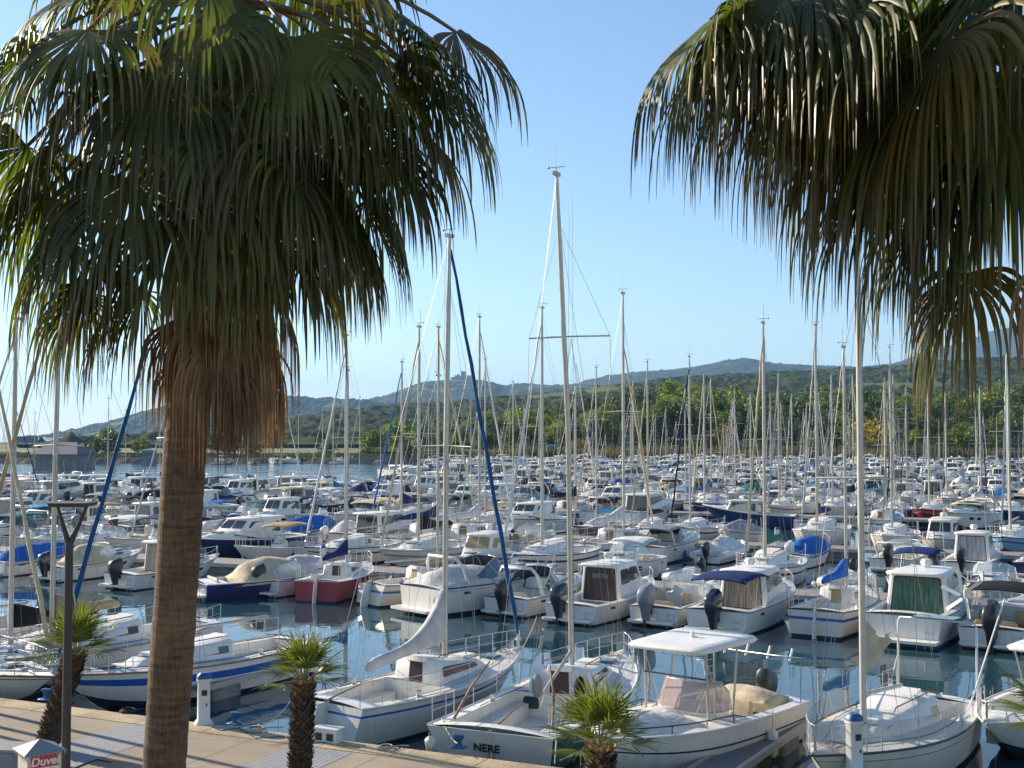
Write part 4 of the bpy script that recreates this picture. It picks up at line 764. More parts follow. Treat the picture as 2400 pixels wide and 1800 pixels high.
sl_ = MB(); zc = 1.75; yb = L4*.66; G = [V(.05*math.sin(i*1.9+j), 0, 0)+V(0, yb-.08, zc+.55+.22*j).lerp(V(.1, yb-2.0, zc+1.0+.035*j), (i/9)**.9)-V(0, 0, .28*math.sin(math.pi*i/9)*(.4+j/10)) for i in range(10) for j in range(7)]; sl_.add(G, [[i*7+j, i*7+j+1, i*7+j+8, i*7+j+7] for i in range(9) for j in range(6)], 0, True); sl_.build('loose_sail', 'cv_beige', h4)
g_ = MB()
for s in (1, -1): g_.tube([(s*.95, .3, .95), (s*.95, .25, 2.75), (s*.9, .25, 2.85), (0, .25, 2.88)], .028, 0, 6)
g_.tube([(.95, .3, 1.9), (.95, 1.2, 1.0)], .02, 0, 5); g_.build('stern_gantry', 'steel', h4)
p_ = MB(); p_.slab([(-.5, -.1, 2.9), (.5, -.1, 2.9), (.5, .6, 2.92), (-.5, .6, 2.92)], .03); p_.build('solar_panel', 'glassb', h4)
wt = MB(); wt.tube([(-.85, .6, .9), (-.85, .6, 3.55)], .022, 0, 5); wt.rbox([(3.5, 3.5, .5, .8, .06, .04), (3.66, 3.66, .45, .85, .08, .04), (3.74, 3.74, .55, .8, .03, .02)], 0, r=.5)
for i, p in enumerate(wt.v):
    if p[2] > 3.4: wt.v[i] = (p[0]-.85, p[1], p[2])
wt.build('wind_turbine_body', 'white', h4); bl = MB()
for k in range(6):
    a = k*math.pi/3+.3; dx, dz = math.cos(a), math.sin(a); bl.add([(-.85+.06*dx, .88, 3.6+.06*dz), (-.85+.55*dx-.05*dz, .86, 3.6+.55*dz+.05*dx), (-.85+.56*dx+.03*dz, .9, 3.6+.56*dz-.03*dx), (-.85+.1*dx+.07*dz, .92, 3.6+.1*dz-.07*dx)], [[0, 1, 2, 3]], 0)
bl.build('turbine_rotor', 'white', h4)
rc = MB(); rc.add([(1.15, .9, 1.1), (1.15, .5, 1.1), (1.15, .5, 1.5), (1.15, .9, 1.5)], [[0, 1, 2, 3]]); rc.slab([(1.2, .85, 1.25), (1.2, .5, 1.25), (1.2, .5, 1.7), (1.2, .85, 1.7)], .02, 0); rc.build('flag_board', 'burgundy', h4)
# H5 blue striped sailboat, H6 neighbour, H7 dark-windowed one behind
bow = gnd(122, 1588, 1.15); stn = gnd(700, 1497, 1.0); L5 = (V(bow.x, bow.y, 0)-V(stn.x, stn.y, 0)).length
h5, hh5 = sailboat(L=L5, B=2.6, f0=1.0, f1=1.2, mast=12, mt=.57, stripe='blue', cabh=.4, g1=.62, g2=.82, tr=.1, boomcover=False, genoar=.066, stern=.7)
place(h5, stn, bow, dict(genoa='cv_genoablue', stripe='blue', railc='teak'), 'white sailboat with broad blue stripe, its blue furled foresail leaning beside the lamp post', 'sailboat', QB)
bow = gnd(128, 1590, 1.2); stn = gnd(-330, 1490, 1.0); L6 = (V(bow.x, bow.y, 0)-V(stn.x, stn.y, 0)).length
h6, hh6 = sailboat(L=L6, B=2.9, f0=1.0, f1=1.25, mast=11, mt=.62, genoa=True, boomcover=False, cabh=.42, stripe='railc', g1=.86, g2=.89)
place(h6, stn, bow, dict(genoa='cv_beige', railc='burgundy', stripe='burgundy'), 'white sailboat with an anchor on its bow, cut by the left frame edge', 'sailboat', QB)
bow = gnd(-115, 1558, 1.2); stn = gnd(480, 1455, 1.0); L7 = (V(bow.x, bow.y, 0)-V(stn.x, stn.y, 0)).length
h7, hh7 = sailboat(L=L7, B=2.9, f0=1.05, f1=1.25, mast=11.2, mt=.66, win_sem='burgundy', genoa=True, cabh=.5, stripe='hull', boomlen=2.6, lean=.1, genoar=.07)
place(h7, stn, bow, dict(canvas='cv_tan', genoa='cv_tan', seatc='cream'), 'white sailboat with dark red window band and tan sail cover behind the blue-striped one', 'sailboat', QB)
an = MB(); p = hh6.dk(1, 0); an.tube([p+V(0, -.3, .05), p+V(0, .25, -.15), p+V(0, .15, -.45)], .03, 0, 5); an.slab([p+V(-.16, .1, -.3), p+V(.16, .1, -.3), p+V(0, .1, -.7)], .04, 0); an.build('anchor', 'grey', h6)
# H8 boat cut by the right edge with hard top
bow = gnd(2308, 1705, 1.0); stn = gnd(2600, 1590, .9); L8 = (V(bow.x, bow.y, 0)-V(stn.x, stn.y, 0)).length
h8, hh8 = motorboat(L=L8, B=2.6, f0=.9, f1=1.1, style='console', top='ttop', eng='white'); place(h8, stn, bow, dict(seatc='cv_tan', railc='white'), 'white motorboat with tan seats and hard top, cut by the right frame edge', 'motorboat', QB)
# finger pontoons of the quay
def finger(a, b, w, label, z=.45):
    a, b = V(a.x, a.y, 0), V(b.x, b.y, 0); d = (b-a); L_ = d.length; root = empty('finger_pontoon', a, -math.atan2(d.x, d.y), label=label, cat='pontoon', group='finger pontoons between the quay boats')
    m = MB(); m.box((0, L_/2, z), (w-.16, L_, .08)); m.build('walkway', 'plankgrey' if 'plankgrey' in MATS else 'deckgrey', root)
    m = MB()
    for s in (1, -1): m.box((s*(w/2-.04), L_/2, z-.0), (.1, L_+.02, .16))
    m.build('edge_beam', 'alu', root)
    for k in range(2): m = MB(); m.rbox([(-.25, -.25, L_*(.3+.5*k)-.6, L_*(.3+.5*k)+.6, w*.4, w*.4), (z-.1, z-.1, L_*(.3+.5*k)-.6, L_*(.3+.5*k)+.6, w*.4, w*.4)], 0); m.build('float', 'float', root)
    return root
mat('plankgrey', (.16, .17, .19), .6, vary=.2, scale=3)
finger(gnd(1640, 1830, .45), gnd(1858, 1686, .45), .95, 'grey finger pontoon between the hard top motorboat and the netted sailboat')
finger(gnd(440, 1612, .45), gnd(650, 1556, .45), 1.1, 'grey finger pontoon beside the broad blue-striped sailboat')
def squiggle(root, h, pts, sem='rope', seed=0, r=.012):
    rn = random.Random(seed); m = MB(); P = []
    for (t0, u0), (t1, u1) in zip(pts, pts[1:]):
        for k in range(8): P.append(h.dk(lerp(t0, t1, k/8), lerp(u0, u1, k/8))+V(rn.uniform(-.04, .04), 0, .03))
    m.tube(P, r, 0, 4); m.build('deck_line', sem, root)
for n_, (r_, h_) in enumerate(((h1, hh1), (h2, hh2), (h4, hh4), (h5, hh5), (h6, hh6), (h7, hh7))):
    squiggle(r_, h_, ((.15, .85), (.5, .8), (.9, .35)), 'rope', n_); squiggle(r_, h_, ((.2, -.8), (.6, -.75), (.95, -.3)), 'ropeblack', n_+9); squiggle(r_, h_, ((.9, .3), (.93, -.3), (.88, -.2), (.9, .4), (.86, .1)), 'rope', n_+20, .014)
    hm = MB(); q = h_.dk(.82, 0); hm.rbox([(q.z-.02, q.z-.02, q.y-.25, q.y+.25, .25, .25), (q.z+.06, q.z+.06, q.y-.22, q.y+.22, .22, .22)], 0, r=.2); hm.build('deck_hatch', 'glassb', r_)
    for s in (1, -1):
        cl = MB(); q = h_.dk(.93, s*.6); cl.tube([q+V(0, -.1, .05), q+V(0, .1, .05)], .015, 0, 4); cl.tube([q, q+V(0, 0, .05)], .02, 0, 4); cl.build('cleat', 'steel', r_)
# fenders and lines
for p, lb, t in ((gnd(1005, 1745, .95)+V(.0, .35, 0), 'white fender slung at the near corner of the stern lettered in black', 1.0), (W2(h4, (-1.45, 1.0, .95)), 'white fender on the netted sailboat, inner one of two', 0), (W2(h4, (-1.38, .55, .95)), 'white fender on the netted sailboat, outer one at the stern', 0), (W2(h3, (-1.45, 2.2, .7)), 'white fender at the side of the hard top motorboat', 0), (W2(h5, (1.33, L5*.3, .9)), 'cream fender on the blue-striped sailboat, aft of its pair', 0), (W2(h5, (1.36, L5*.36, .9)), 'cream fender on the blue-striped sailboat, forward of its pair', 0)): fender(p, lb, tilt=t)
rp = [(W2(h2, (-1.4, .1, 1.0)), gnd(1072, 1742, QZ+.25), .1, 'white rope from the black-lettered stern to the blue bollard'), (W2(h2, (1.4, .1, 1.0)), gnd(1300, 1790, QZ+.05), .05, 'rope from the black-lettered stern crossing towards the quay'), (W2(h3, (0, L3-.1, 1.2)), gnd(1312, 1782, QZ+.05), .05, 'rope from the bow of the hard top motorboat to the quay'),
      (W2(h1, (-1.1, .1, 1.0)), gnd(556, 1688, QZ+.25), .35, 'slack rope from the grey-covered sailboat to the blue bollard by the pedestal'), (W2(h5, (0, L5, 1.1)), gnd(222, 1652, QZ+.05), .02, 'dark rope from the blue-striped bow to the quay'), (W2(h6, (0, L6, 1.1)), gnd(-40, 1640, QZ+.05), .2, 'dark rope at the bow with the anchor'),
      (W2(h1, (0, L1, 1.2)), gnd(700, 1470, .2)+V(9, 3, 0), .1, 'rope from the blue-lined bow down to the water')]
for a, b, sg, lb in rp: ropeline(a, b, sg, label=lb, sem='ropeblack' if 'dark' in lb else 'rope')
# ---------------------------------------------------------------- quay furniture
def pedestal(p, label, s=1.0):
    root = empty('service_pedestal', p, R(20), label=label, cat='pedestal', group='service pedestals on the quay'); m = MB(); m.rbox([(0, 0, -.19, .19, .21, .21), (.06, .06, -.17, .17, .18, .18), (.1, .1, -.13, .13, .14, .14), (.95, .95, -.125, .125, .135, .135), (.97, .97, -.15, .15, .16, .16), (1.03, 1.03, -.15, .15, .16, .16)], 0, r=.5, nc=4, cap0=True); m.build('body', 'pedwhite', root)
    m = MB(); m.rbox([(1.03, 1.03, -.16, .16, .17, .17), (1.1, 1.1, -.15, .15, .155, .155), (1.16, 1.16, -.08, .08, .09, .09)], 0, r=.7, nc=4, cap0=True); m.build('cap', 'pedblue', root)
    m = MB(); m.box((0, -.135, .72), (.12, .02, .12), 0); m.box((.05, -.13, .45), (.03, .02, .06), 0); m.build('socket_panel', 'rubber', root); return root
pedestal(gnd(477, 1696, QZ), 'white service pedestal with blue cap beside the big palm trunk')
pedestal(gnd(2003, 1815, QZ)+V(0, 0, .02), 'white service pedestal with blue cap before the netted sailboat')
def bollard(p, label, rz=0):
    root = empty('mooring_bollard', p, rz, label=label, cat='bollard', group='blue mooring bollards'); root.scale = (.72, .72, .8); m = MB(); m.rbox([(0, 0, -.18, .18, .26, .26), (.03, .03, -.18, .18, .26, .26), (.045, .045, -.1, .1, .13, .13)], 0, r=.4, cap0=True); m.build('base', 'pedblue', root)
    m = MB(); m.rbox([(.03, .03, -.09, .09, .12, .12), (.15, .15, -.06, .06, .08, .08), (.24, .24, -.08, .08, .14, .14), (.3, .3, -.1, .1, .19, .19), (.34, .34, -.08, .08, .16, .16)], 0, r=.7, cap0=True); m.build('head', 'pedblue', root)
bollard(gnd(552, 1697, QZ+.02), 'blue mooring bollard next to the service pedestal by the palm trunk', R(-20)); bollard(gnd(1075, 1752, QZ+.02), 'blue mooring bollard below the black-lettered stern', R(-20)); bollard(gnd(108, 1640, QZ+.02), 'blue mooring bollard behind the leaning small palm', R(-20))
b = MB(); p = gnd(768, 1738, QZ); root = empty('junction_block', p, R(-24), label='low whitish concrete block with openings on the quay edge', cat='block'); b.rbox([(0, 0, -.14, .14, .3, .3), (.25, .25, -.14, .14, .3, .3), (.28, .28, -.16, .16, .33, .33), (.31, .31, -.16, .16, .33, .33)], 0, r=.1); b.build('casing', 'pedwhite', root)
for x in (-.14, .14): b = MB(); b.box((x, -.145, .13), (.16, .02, .15)); b.build('opening', 'rubber', root)
# shadow posts out of view, then the lamp post
Yl = 18.7
for n_, (u_, v_, h_) in enumerate(((-26.8, 21.6, 10), (-28.2, 20.6, 10.5), (-30.6, 21.5, 11), (-26.4, 19.6, 9), (-31, 20.2, 10.5), (-27.6, 17.8, 8))):  # unseen posts, added only to stripe the paving with their shadows
    r_ = empty('shadow_post', uv(u_, v_, QZ), -TH, label='unseen post added for its shadow beyond the left frame edge, %s along the quay' % ORD(n_+1), cat='street lamp', group='unseen posts added for their shadow'); m = MB(); m.tube([(0, 0, 0), (0, 0, h_)], [.1, .065], 0, 8); m.build('pole', 'polemetal', r_); m = MB(); m.tube([(0, 0, h_), (.5, 0, h_+.15), (1.1, 0, h_+.1)], [.05, .05, .09], 0, 6); m.build('lamp_head', 'polemetal', r_)
base = at(154, 1800, Yl); base.z = QZ; root = empty('street_lamp', base, 0, label='dark bronze lamp post with a flat triangular top beside the leaning small palm', cat='street lamp')
m = MB(); zt = at(157, 1272, Yl).z-QZ; m.tube([(0, 0, 0), (0, 0, 1.2), (0, 0, zt)], [.075, .07, .062], 0, 10); m.tube([(0, 0, 0), (0, 0, .05)], .16, 0, 10); m.build('pole', 'polemetal', root)
m = MB(); zp = at(160, 1186, Yl).z-QZ; m.tube([(0, 0, zt-.05), (-.19, 0, zp)], [.05, .022], 0, 6); m.tube([(.0, 0, zt-.05), (.27, 0, zp)], [.05, .022], 0, 6); m.build('fork', 'polemetal', root); m = MB(); m.rbox([(zp, zp, -.28, .28, .29, .29), (zp+.06, zp+.06, -.3, .3, .31, .31)], 0, r=.15, cap0=True)
for i, q in enumerate(m.v): m.v[i] = (q[0]+.05, q[1], q[2])
m.build('lamp_head', 'polemetal', root); m = MB(); m.box((.05, 0, zp-.012), (.3, .3, .02)); m.build('lens', 'cream', root)
# sign box with pyramid roof
Yb = 17.5; ztop = at(96, 1731, Yb).z; p = at(92, 1800, Yb); p.z = QZ; k = ztop-QZ; root = empty('sign_box', p, R(38), label='sign box with fringed pyramid roof and a red Duvel panel', cat='sign box')
hw = .235; zb = k-.15; m = MB(); m.rbox([(.0, .0, -hw, hw, hw, hw), (zb+.03, zb+.03, -hw, hw, hw, hw)], 0, r=.04, smooth=False); m.build('box', 'wallcream', root)
m = MB(); e = .3; m.add([(-e, -e, zb), (e, -e, zb), (e, e, zb), (-e, e, zb), (0, 0, k)], [[0, 1, 4], [1, 2, 4], [2, 3, 4], [3, 0, 4], [3, 2, 1, 0]])
for a, b_ in (((-e, -e), (e, -e)), ((e, -e), (e, e)), ((e, e), (-e, e)), ((-e, e), (-e, -e))):
    for j in range(10): q0 = V(*a, zb).lerp(V(*b_, zb), (j+.15)/10); q1 = V(*a, zb).lerp(V(*b_, zb), (j+.75)/10); m.add([q0, q1, (q0+q1)/2-V(0, 0, .055)], [[0, 1, 2]])
m.build('pyramid_roof', 'grey', root)
m = MB(); m.slab([(-hw+.03, -hw-.004, zb-.6), (hw-.03, -hw-.004, zb-.6), (hw-.03, -hw-.004, zb-.02), (-hw+.03, -hw-.004, zb-.02)], .012); m.build('white_panel', 'wallwhite', root)
m = MB(); m.slab([(-hw+.04, -hw-.018, zb-.2), (hw-.04, -hw-.018, zb-.2), (hw-.04, -hw-.018, zb-.03), (-hw+.04, -hw-.018, zb-.03)], .006); m.build('red_panel', 'signred', root); text(root, 'Duvel', (0, -hw-.026, zb-.17), (R(90), 0, 0), .165, 'white', 'sign_lettering', .003, .15)
m = MB()
for j in range(3): m.sphere((-.1+.1*j, -hw-.02, zb-.28), .035, 0, 7, 4, (1, .2, 1))
m.build('sign_ornament', 'burgundy', root)
b = MB(); p = gnd(10, 1800, QZ); b.rbox([(0, 0, -.3, .3, 1.0, 1.0), (.42, .42, -.3, .3, 1.0, 1.0), (.45, .45, -.33, .33, 1.05, 1.05), (.5, .5, -.33, .33, 1.05, 1.05)], 0, r=.06, smooth=False); o = b.build('stone_bench', 'benchgrey'); o.location = (p.x-.55, p.y-.1, QZ); o.rotation_euler = (0, 0, R(-10)); props(o, 'grey stone bench beside the sign box', 'bench')

def coil(p, label, r=.22, sem='rope'):
    m = MB(); m.tube([(r*(1-.035*k/6)*math.cos(k*.7), r*(1-.035*k/6)*math.sin(k*.7), .02+.008*(k/9)) for k in range(54)]+[(r*1.6, r*1.2, .015), (r*2.6, r*1.0, .015)], .014, 0, 5); o = m.build('rope_coil', sem, label=label, cat='rope', group='rope coils lying on the quay'); o.location = p
coil(gnd(600, 1712, QZ+.012), 'pale rope coil on the paving beside the bollard'); coil(gnd(905, 1755, QZ+.012), 'pale rope coil between the concrete block and the far bollard', .18); coil(gnd(300, 1668, QZ+.02), 'dark rope coil on the coping near the blue-striped bow', .2, 'ropeblack')
m = MB(); P = [gnd(x, y, QZ+.02) for x, y in ((490, 1702), (520, 1712), (560, 1706), (600, 1730), (660, 1726), (730, 1742), (765, 1740))]; m.tube(P, .012, 0, 5); m.build('power_cable', 'pedblue', label='thin blue power cable from the pedestal to the concrete block', cat='cable')
m = MB(); m.tube([gnd(x, y, QZ+.012) for x, y in ((175, 1800), (225, 1780), (260, 1786))], .012, 0, 5); m.build('drain_slot', 'rubber', label='short dark slot in the paving beside the lamp post', cat='drain')
# ================================================================ pontoons and the moored fleet
PV = [53, 75, 103, 124, 145, 166, 187, 208, 229, 250, 271, 290]; PORD = ['first', 'second', 'third', 'fourth', 'fifth', 'sixth', 'seventh', 'eighth', 'ninth', 'tenth', 'eleventh', 'twelfth']
def upx(px, v): k = (px-1200)/FPX; return v*(k*math.cos(TH)-math.sin(TH))/(math.cos(TH)+k*math.sin(TH))
def okpos(P):
    px = topx((P.x, P.y, 1))[0]
    if not -70 < px < 2470 or P.y > 306: return False
    if P.y > 160 and 470 < px < 1010: return False
    if P.y > 150 and px <= 470: return P.y < 172
    return True
for i, v in enumerate(PV):
    us = [u for u in range(-200, 160) if okpos(uv(u, v))]
    if not us: continue
    u0, u1 = min(us), max(us); c = uv((u0+u1)/2, v); root = empty('pontoon', c, -TH, label='long floating pontoon, the %s one out from the quay' % PORD[i], cat='pontoon', group='long pontoons of the marina'); L_ = u1-u0+4
    m = MB(); m.box((0, 0, .5), (L_, 2.2, .1)); m.build('walkway', 'plank', root)
    if i < 4:
        m = MB()
        for s in (1, -1): m.box((0, s*1.13, .46), (L_, .08, .2))
        m.build('edge_beam', 'deckgrey', root)
        for k in range(int(L_/6)):
            m = MB(); m.rbox([(-.3, -.3, -.9, .9, 1.1, 1.1), (.44, .44, -.9, .9, 1.1, 1.1)], 0); o = m.build('float', 'float', root); o.location = (-L_/2+3+6*k, 0, 0)
    if i < 3:
        for k in range(int(L_/11)):
            q = c+UX*(-L_/2+5+11*k); r2 = empty('pontoon_pedestal', (q.x, q.y, .55), -TH, label='white service pedestal on the %s pontoon, %s from left' % (PORD[i], ORD(k+1)), cat='pedestal', group='service pedestals on the pontoons'); m = MB(); m.rbox([(0, 0, -.12, .12, .14, .14), (.95, .95, -.12, .12, .14, .14)], 0, r=.4); m.build('body', 'pedwhite', r2); m = MB(); m.rbox([(.95, .95, -.14, .14, .16, .16), (1.08, 1.08, -.08, .08, .1, .1)], 0, r=.6); m.build('cap', 'pedblue', r2)
LINK = False
SP = [(sailboat(L=7.4, B=2.6, mast=9.6, f0=.9, f1=1.1), 7.4, 9.6), (sailboat(L=9, B=3, mast=11.8, spread=2, f0=1.0, f1=1.25, cabh=.48, seed=2), 9, 11.8), (sailboat(L=6.4, B=2.3, mast=8.4, f0=.75, f1=.95, genoa=False, cabh=.35, outb=True, seed=4), 6.4, 8.4), (sailboat(L=8.2, B=2.8, mast=10.8, f0=.9, f1=1.2, boomcover=False, win_sem='maroonglass', seed=5), 8.2, 10.8)]
SLD = [(sailboat(L=8, B=2.7, mast=10.5, lod=1), 8, 10.5), (sailboat(L=9.2, B=3, mast=12.3, lod=1, spread=2, seed=3), 9.2, 12.3), (sailboat(L=7, B=2.4, mast=9, lod=1, genoa=False, seed=6, rails=False), 7, 9)]
MP = [('centre-console boat', motorboat(L=5.8, B=2.25, style='console'), 5.8), ('centre-console boat with sunshade', motorboat(L=6.2, B=2.35, style='console', top='bimini', eng='grey'), 6.2), ('open sports boat', motorboat(L=6, B=2.35, style='bowrider', top='folded'), 6), ('small cabin motorboat', motorboat(L=6, B=2.35, style='cuddy', eng='black', flag=True), 6), ('wheelhouse fishing boat', motorboat(L=6.4, B=2.5, style='pilot', eng='black', door='glassb'), 6.4), ('wheelhouse boat with rear sunshade', motorboat(L=7, B=2.6, style='pilot', top='biminiback', eng='black', engs=1.1), 7),
      ('covered cabin cruiser', motorboat(L=7.8, B=2.8, style='express', cover='back', eng=None, f0=1.0, f1=1.35), 7.8), ('hardtop cruiser', motorboat(L=8.8, B=3, style='cruiser', eng=None, f0=1.1, f1=1.5), 8.8), ('fully covered boat', motorboat(L=5.4, B=2.2, style='tarp', cover='full', eng='black', seed=3), 5.4), ('half covered motorboat', motorboat(L=6, B=2.3, style='bowrider', cover='mid', eng='white', seed=5, rails=False), 6), ('inflatable boat', rib(), 5.2), ('cabin motorboat with sunshade', motorboat(L=6.6, B=2.5, style='cuddy', top='biminiback', eng='white'), 6.6), ('arched cabin cruiser', motorboat(L=8, B=2.8, style='express', top='bimini', eng=None, f0=1.0, f1=1.35), 8)]
MLD = [('small cabin motorboat', motorboat(L=6, B=2.35, style='cuddy', lod=1, top='folded'), 6), ('wheelhouse boat', motorboat(L=6.8, B=2.5, style='pilot', lod=1), 6.8), ('covered cabin cruiser', motorboat(L=8, B=2.8, style='express', cover='back', eng=None, lod=1, f0=1, f1=1.35), 8), ('hardtop cruiser', motorboat(L=9, B=3, style='cruiser', eng=None, lod=1, rails=False, f0=1.1, f1=1.5), 9), ('fully covered boat', motorboat(L=5.8, B=2.3, style='tarp', cover='full', lod=1, seed=8), 5.8), ('cabin motorboat with sunshade', motorboat(L=6.8, B=2.5, style='cuddy', lod=1, top='biminiback'), 6.8), ('open boat', motorboat(L=5.6, B=2.2, style='console', lod=1, rails=False), 5.6)]
LINK = True
CANV = [('navy', 'cv_navy'), ('white', 'cv_white'), ('blue', 'cv_blue'), ('beige', 'cv_beige'), ('white', 'cv_white'), ('grey', 'cv_grey'), ('black', 'cv_black'), ('white', 'cv_white'), ('black', 'cv_black'), ('tan', 'cv_tan'), ('pale grey', 'cv_lgrey'), ('sky blue', 'cv_sky'), ('beige', 'cv_beige'), ('green', 'cv_green')]
HULLC = [('white', 'white')]*15+[('cream', 'offwhite')]*6+[('navy', 'navy'), ('red', 'red'), ('pale blue', 'lightblue'), ('grey', 'grey'), ('navy', 'navy')]
STR = ['blue', 'navy', 'red', 'grey', 'white', 'black', 'white', 'white']
fleet = []; occ = {}
def free(key, u, w): return all(abs(u-a) > (w+b)/2+.15 for a, b in occ.get(key, []))
def put(kind, proto, L_, i, side, u, cols, desc, w=2.6, scale=1.0, mastk=1.0, yaw=0, dv=0):
    occ.setdefault((i, side), []).append((u, w*scale)); L_ = L_*scale; head = TH+yaw+(.13 if side == 0 else math.pi+.05)
    p = uv(u, PV[i]-1.5-L_-dv if side == 0 else PV[i]+1.5+L_+dv)
    if 'furled_sail' in str([c.name for c in CH[proto.name]]) and mastk != 1: scale_m = mastk
    o = instance(proto, (p.x, p.y, rnd.uniform(-.04, .03)), head+rnd.uniform(-.05, .05), cols, scale, mastk, cat=kind, group='sailboats moored along the pontoons' if kind == 'sailboat' else 'motorboats moored along the pontoons')
    fleet.append((o, i, side, u, desc)); return o
def rcols(hull=None, canvas=None):
    h = hull or rnd.choice(HULLC); c = canvas or rnd.choice(CANV); g = rnd.choice(['cv_white', 'cv_lgrey', 'cv_navy', 'cv_beige', 'cv_white', 'cv_lgrey', 'cv_white', 'cv_beige', 'cv_blue', 'cv_beige'])
    return dict(hull=h[1], canvas=c[1], stripe=rnd.choice(STR), genoa=g, flagc=rnd.choice(['orange', 'yellow', 'red', 'blue', 'white']), seatc=rnd.choice(['cream', 'offwhite', 'cv_tan', 'cv_blue', 'white']), railc=rnd.choice(['grey', 'white', 'navy', 'white', 'teak', 'black']), mast=rnd.choice(['alu', 'alu', 'mastwhite', 'mastwhite', 'alu']), bottom=rnd.choice(['bottom', 'bottom', 'bottomteal', 'burgundy']), companion=rnd.choice(['glass', 'teak', 'burgundy', 'cv_grey'])), h[0], c[0]
# ---- first pontoon, quay side, known boats (stern seen across the water)
def known(px, i, side, L_, build, cols, desc, cat, w=2.6, dv=0, yaw=0):
    v = PV[i]-1.5-L_-dv if side == 0 else PV[i]+1.5+L_+dv; u = upx(px, v); root, h = build; p = uv(u, v); root.location = (p.x, p.y, 0); root.rotation_euler = (0, 0, -(TH+yaw+(.14 if side == 0 else math.pi)))
    for c in CH[root.name]: resolve(c, cols)
    props(root, None, cat, 'sailboats moored along the pontoons' if cat == 'sailboat' else 'motorboats moored along the pontoons'); occ.setdefault((i, side), []).append((u, w)); root['label'] = desc; return root
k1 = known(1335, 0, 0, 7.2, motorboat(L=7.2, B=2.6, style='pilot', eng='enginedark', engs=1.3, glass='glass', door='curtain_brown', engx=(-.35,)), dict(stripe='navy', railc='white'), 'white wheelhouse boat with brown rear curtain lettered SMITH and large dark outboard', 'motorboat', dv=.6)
text(k1, 'SMITH', (.0, 7.2*.34+.02, 1.55), (R(90), 0, 0), .26, 'grey', 'curtain_lettering', .003)
known(1530, 0, 0, 6.0, motorboat(L=6.0, B=2.4, style='cuddy', eng='grey', engs=1.35, engx=(-.2,)), dict(seatc='cv_beige'), 'small white cabin boat with grey outboard between two wheelhouse boats', 'motorboat', dv=1.0)
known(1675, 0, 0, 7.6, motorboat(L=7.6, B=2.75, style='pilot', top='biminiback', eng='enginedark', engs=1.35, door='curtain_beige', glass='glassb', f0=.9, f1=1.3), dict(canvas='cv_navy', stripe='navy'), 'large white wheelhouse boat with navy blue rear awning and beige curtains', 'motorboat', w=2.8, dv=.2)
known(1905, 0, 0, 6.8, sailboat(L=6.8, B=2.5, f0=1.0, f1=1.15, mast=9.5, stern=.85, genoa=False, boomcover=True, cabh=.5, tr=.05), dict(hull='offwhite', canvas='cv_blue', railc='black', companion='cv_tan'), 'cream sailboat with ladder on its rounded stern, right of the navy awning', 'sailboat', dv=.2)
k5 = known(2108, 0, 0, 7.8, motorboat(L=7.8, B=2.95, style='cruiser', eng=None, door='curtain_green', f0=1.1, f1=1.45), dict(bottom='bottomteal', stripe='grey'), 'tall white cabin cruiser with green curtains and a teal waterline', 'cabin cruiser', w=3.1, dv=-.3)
known(2318, 0, 0, 6.5, motorboat(L=6.5, B=2.6, style='bowrider', top='bimini', eng='black', engs=1.45), dict(canvas='cv_black', seatc='cv_tan'), 'white open boat with black sunshade, tan seats and black outboard', 'motorboat', dv=.6)
known(1185, 0, 0, 6.2, motorboat(L=6.2, B=2.4, style='express', eng='black', engs=1.2), dict(seatc='cream', stripe='black'), 'white sports boat with scooped swim deck next to the SMITH boat', 'motorboat', dv=.8)
known(985, 0, 0, 8.0, motorboat(L=8.0, B=2.9, style='express', cover='back', eng=None, f0=1.15, f1=1.45), dict(canvas='cv_lgrey', stripe='white', railc='navy'), 'wide white cruiser whose cockpit is under a pale draped cover', 'cabin cruiser', w=3.1, yaw=.25)
known(862, 0, 0, 6.8, sailboat(L=6.8, B=2.5, f0=.95, f1=1.15, mast=8.8, stern=.8, genoa=False, cabh=.45, boomcover=False), dict(hull='cream', railc='teak', companion='cv_tan'), 'cream sailboat with rounded white stern between a red boat and a covered cruiser', 'sailboat', yaw=.3)
known(742, 0, 0, 7.0, sailboat(L=7.0, B=2.5, f0=.95, f1=1.1, mast=9.2, stern=.85, stripe='hull', genoa=False, boomcover=True), dict(hull='red', canvas='cv_navy', railc='white'), 'red-hulled sailboat with dark hatch door', 'sailboat', yaw=-.35)
known(618, 0, 0, 6.2, motorboat(L=6.2, B=2.4, style='bowrider', cover='mid', eng='black', engs=1.1), dict(hull='white', canvas='cv_lgrey', stripe='pink'), 'open white boat with pale hood and black outboard beside the red hull', 'motorboat')
known(470, 0, 0, 8.0, motorboat(L=8.0, B=2.7, style='bowrider', cover='mid', eng=None, rails=False), dict(hull='navy', canvas='cv_beige', stripe='navy', railc='white'), 'long navy-hulled boat with a beige tent cover over its cockpit', 'motorboat', w=3, yaw=.45)
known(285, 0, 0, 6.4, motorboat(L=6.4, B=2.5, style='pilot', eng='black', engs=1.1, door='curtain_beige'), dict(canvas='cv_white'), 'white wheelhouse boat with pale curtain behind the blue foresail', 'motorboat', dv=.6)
known(120, 0, 0, 6.0, motorboat(L=6.0, B=2.4, style='cuddy', cover='mid', eng='enginedark', engs=1.1), dict(canvas='cv_beige'), 'beige-covered boat with blue-hooded outboard behind the lamp post', 'motorboat')
known(-10, 0, 0, 5.6, motorboat(L=5.6, B=2.2, style='tarp', cover='full', eng=None), dict(canvas='cv_blue'), 'low boat under a bright blue cover at the left frame edge', 'motorboat')
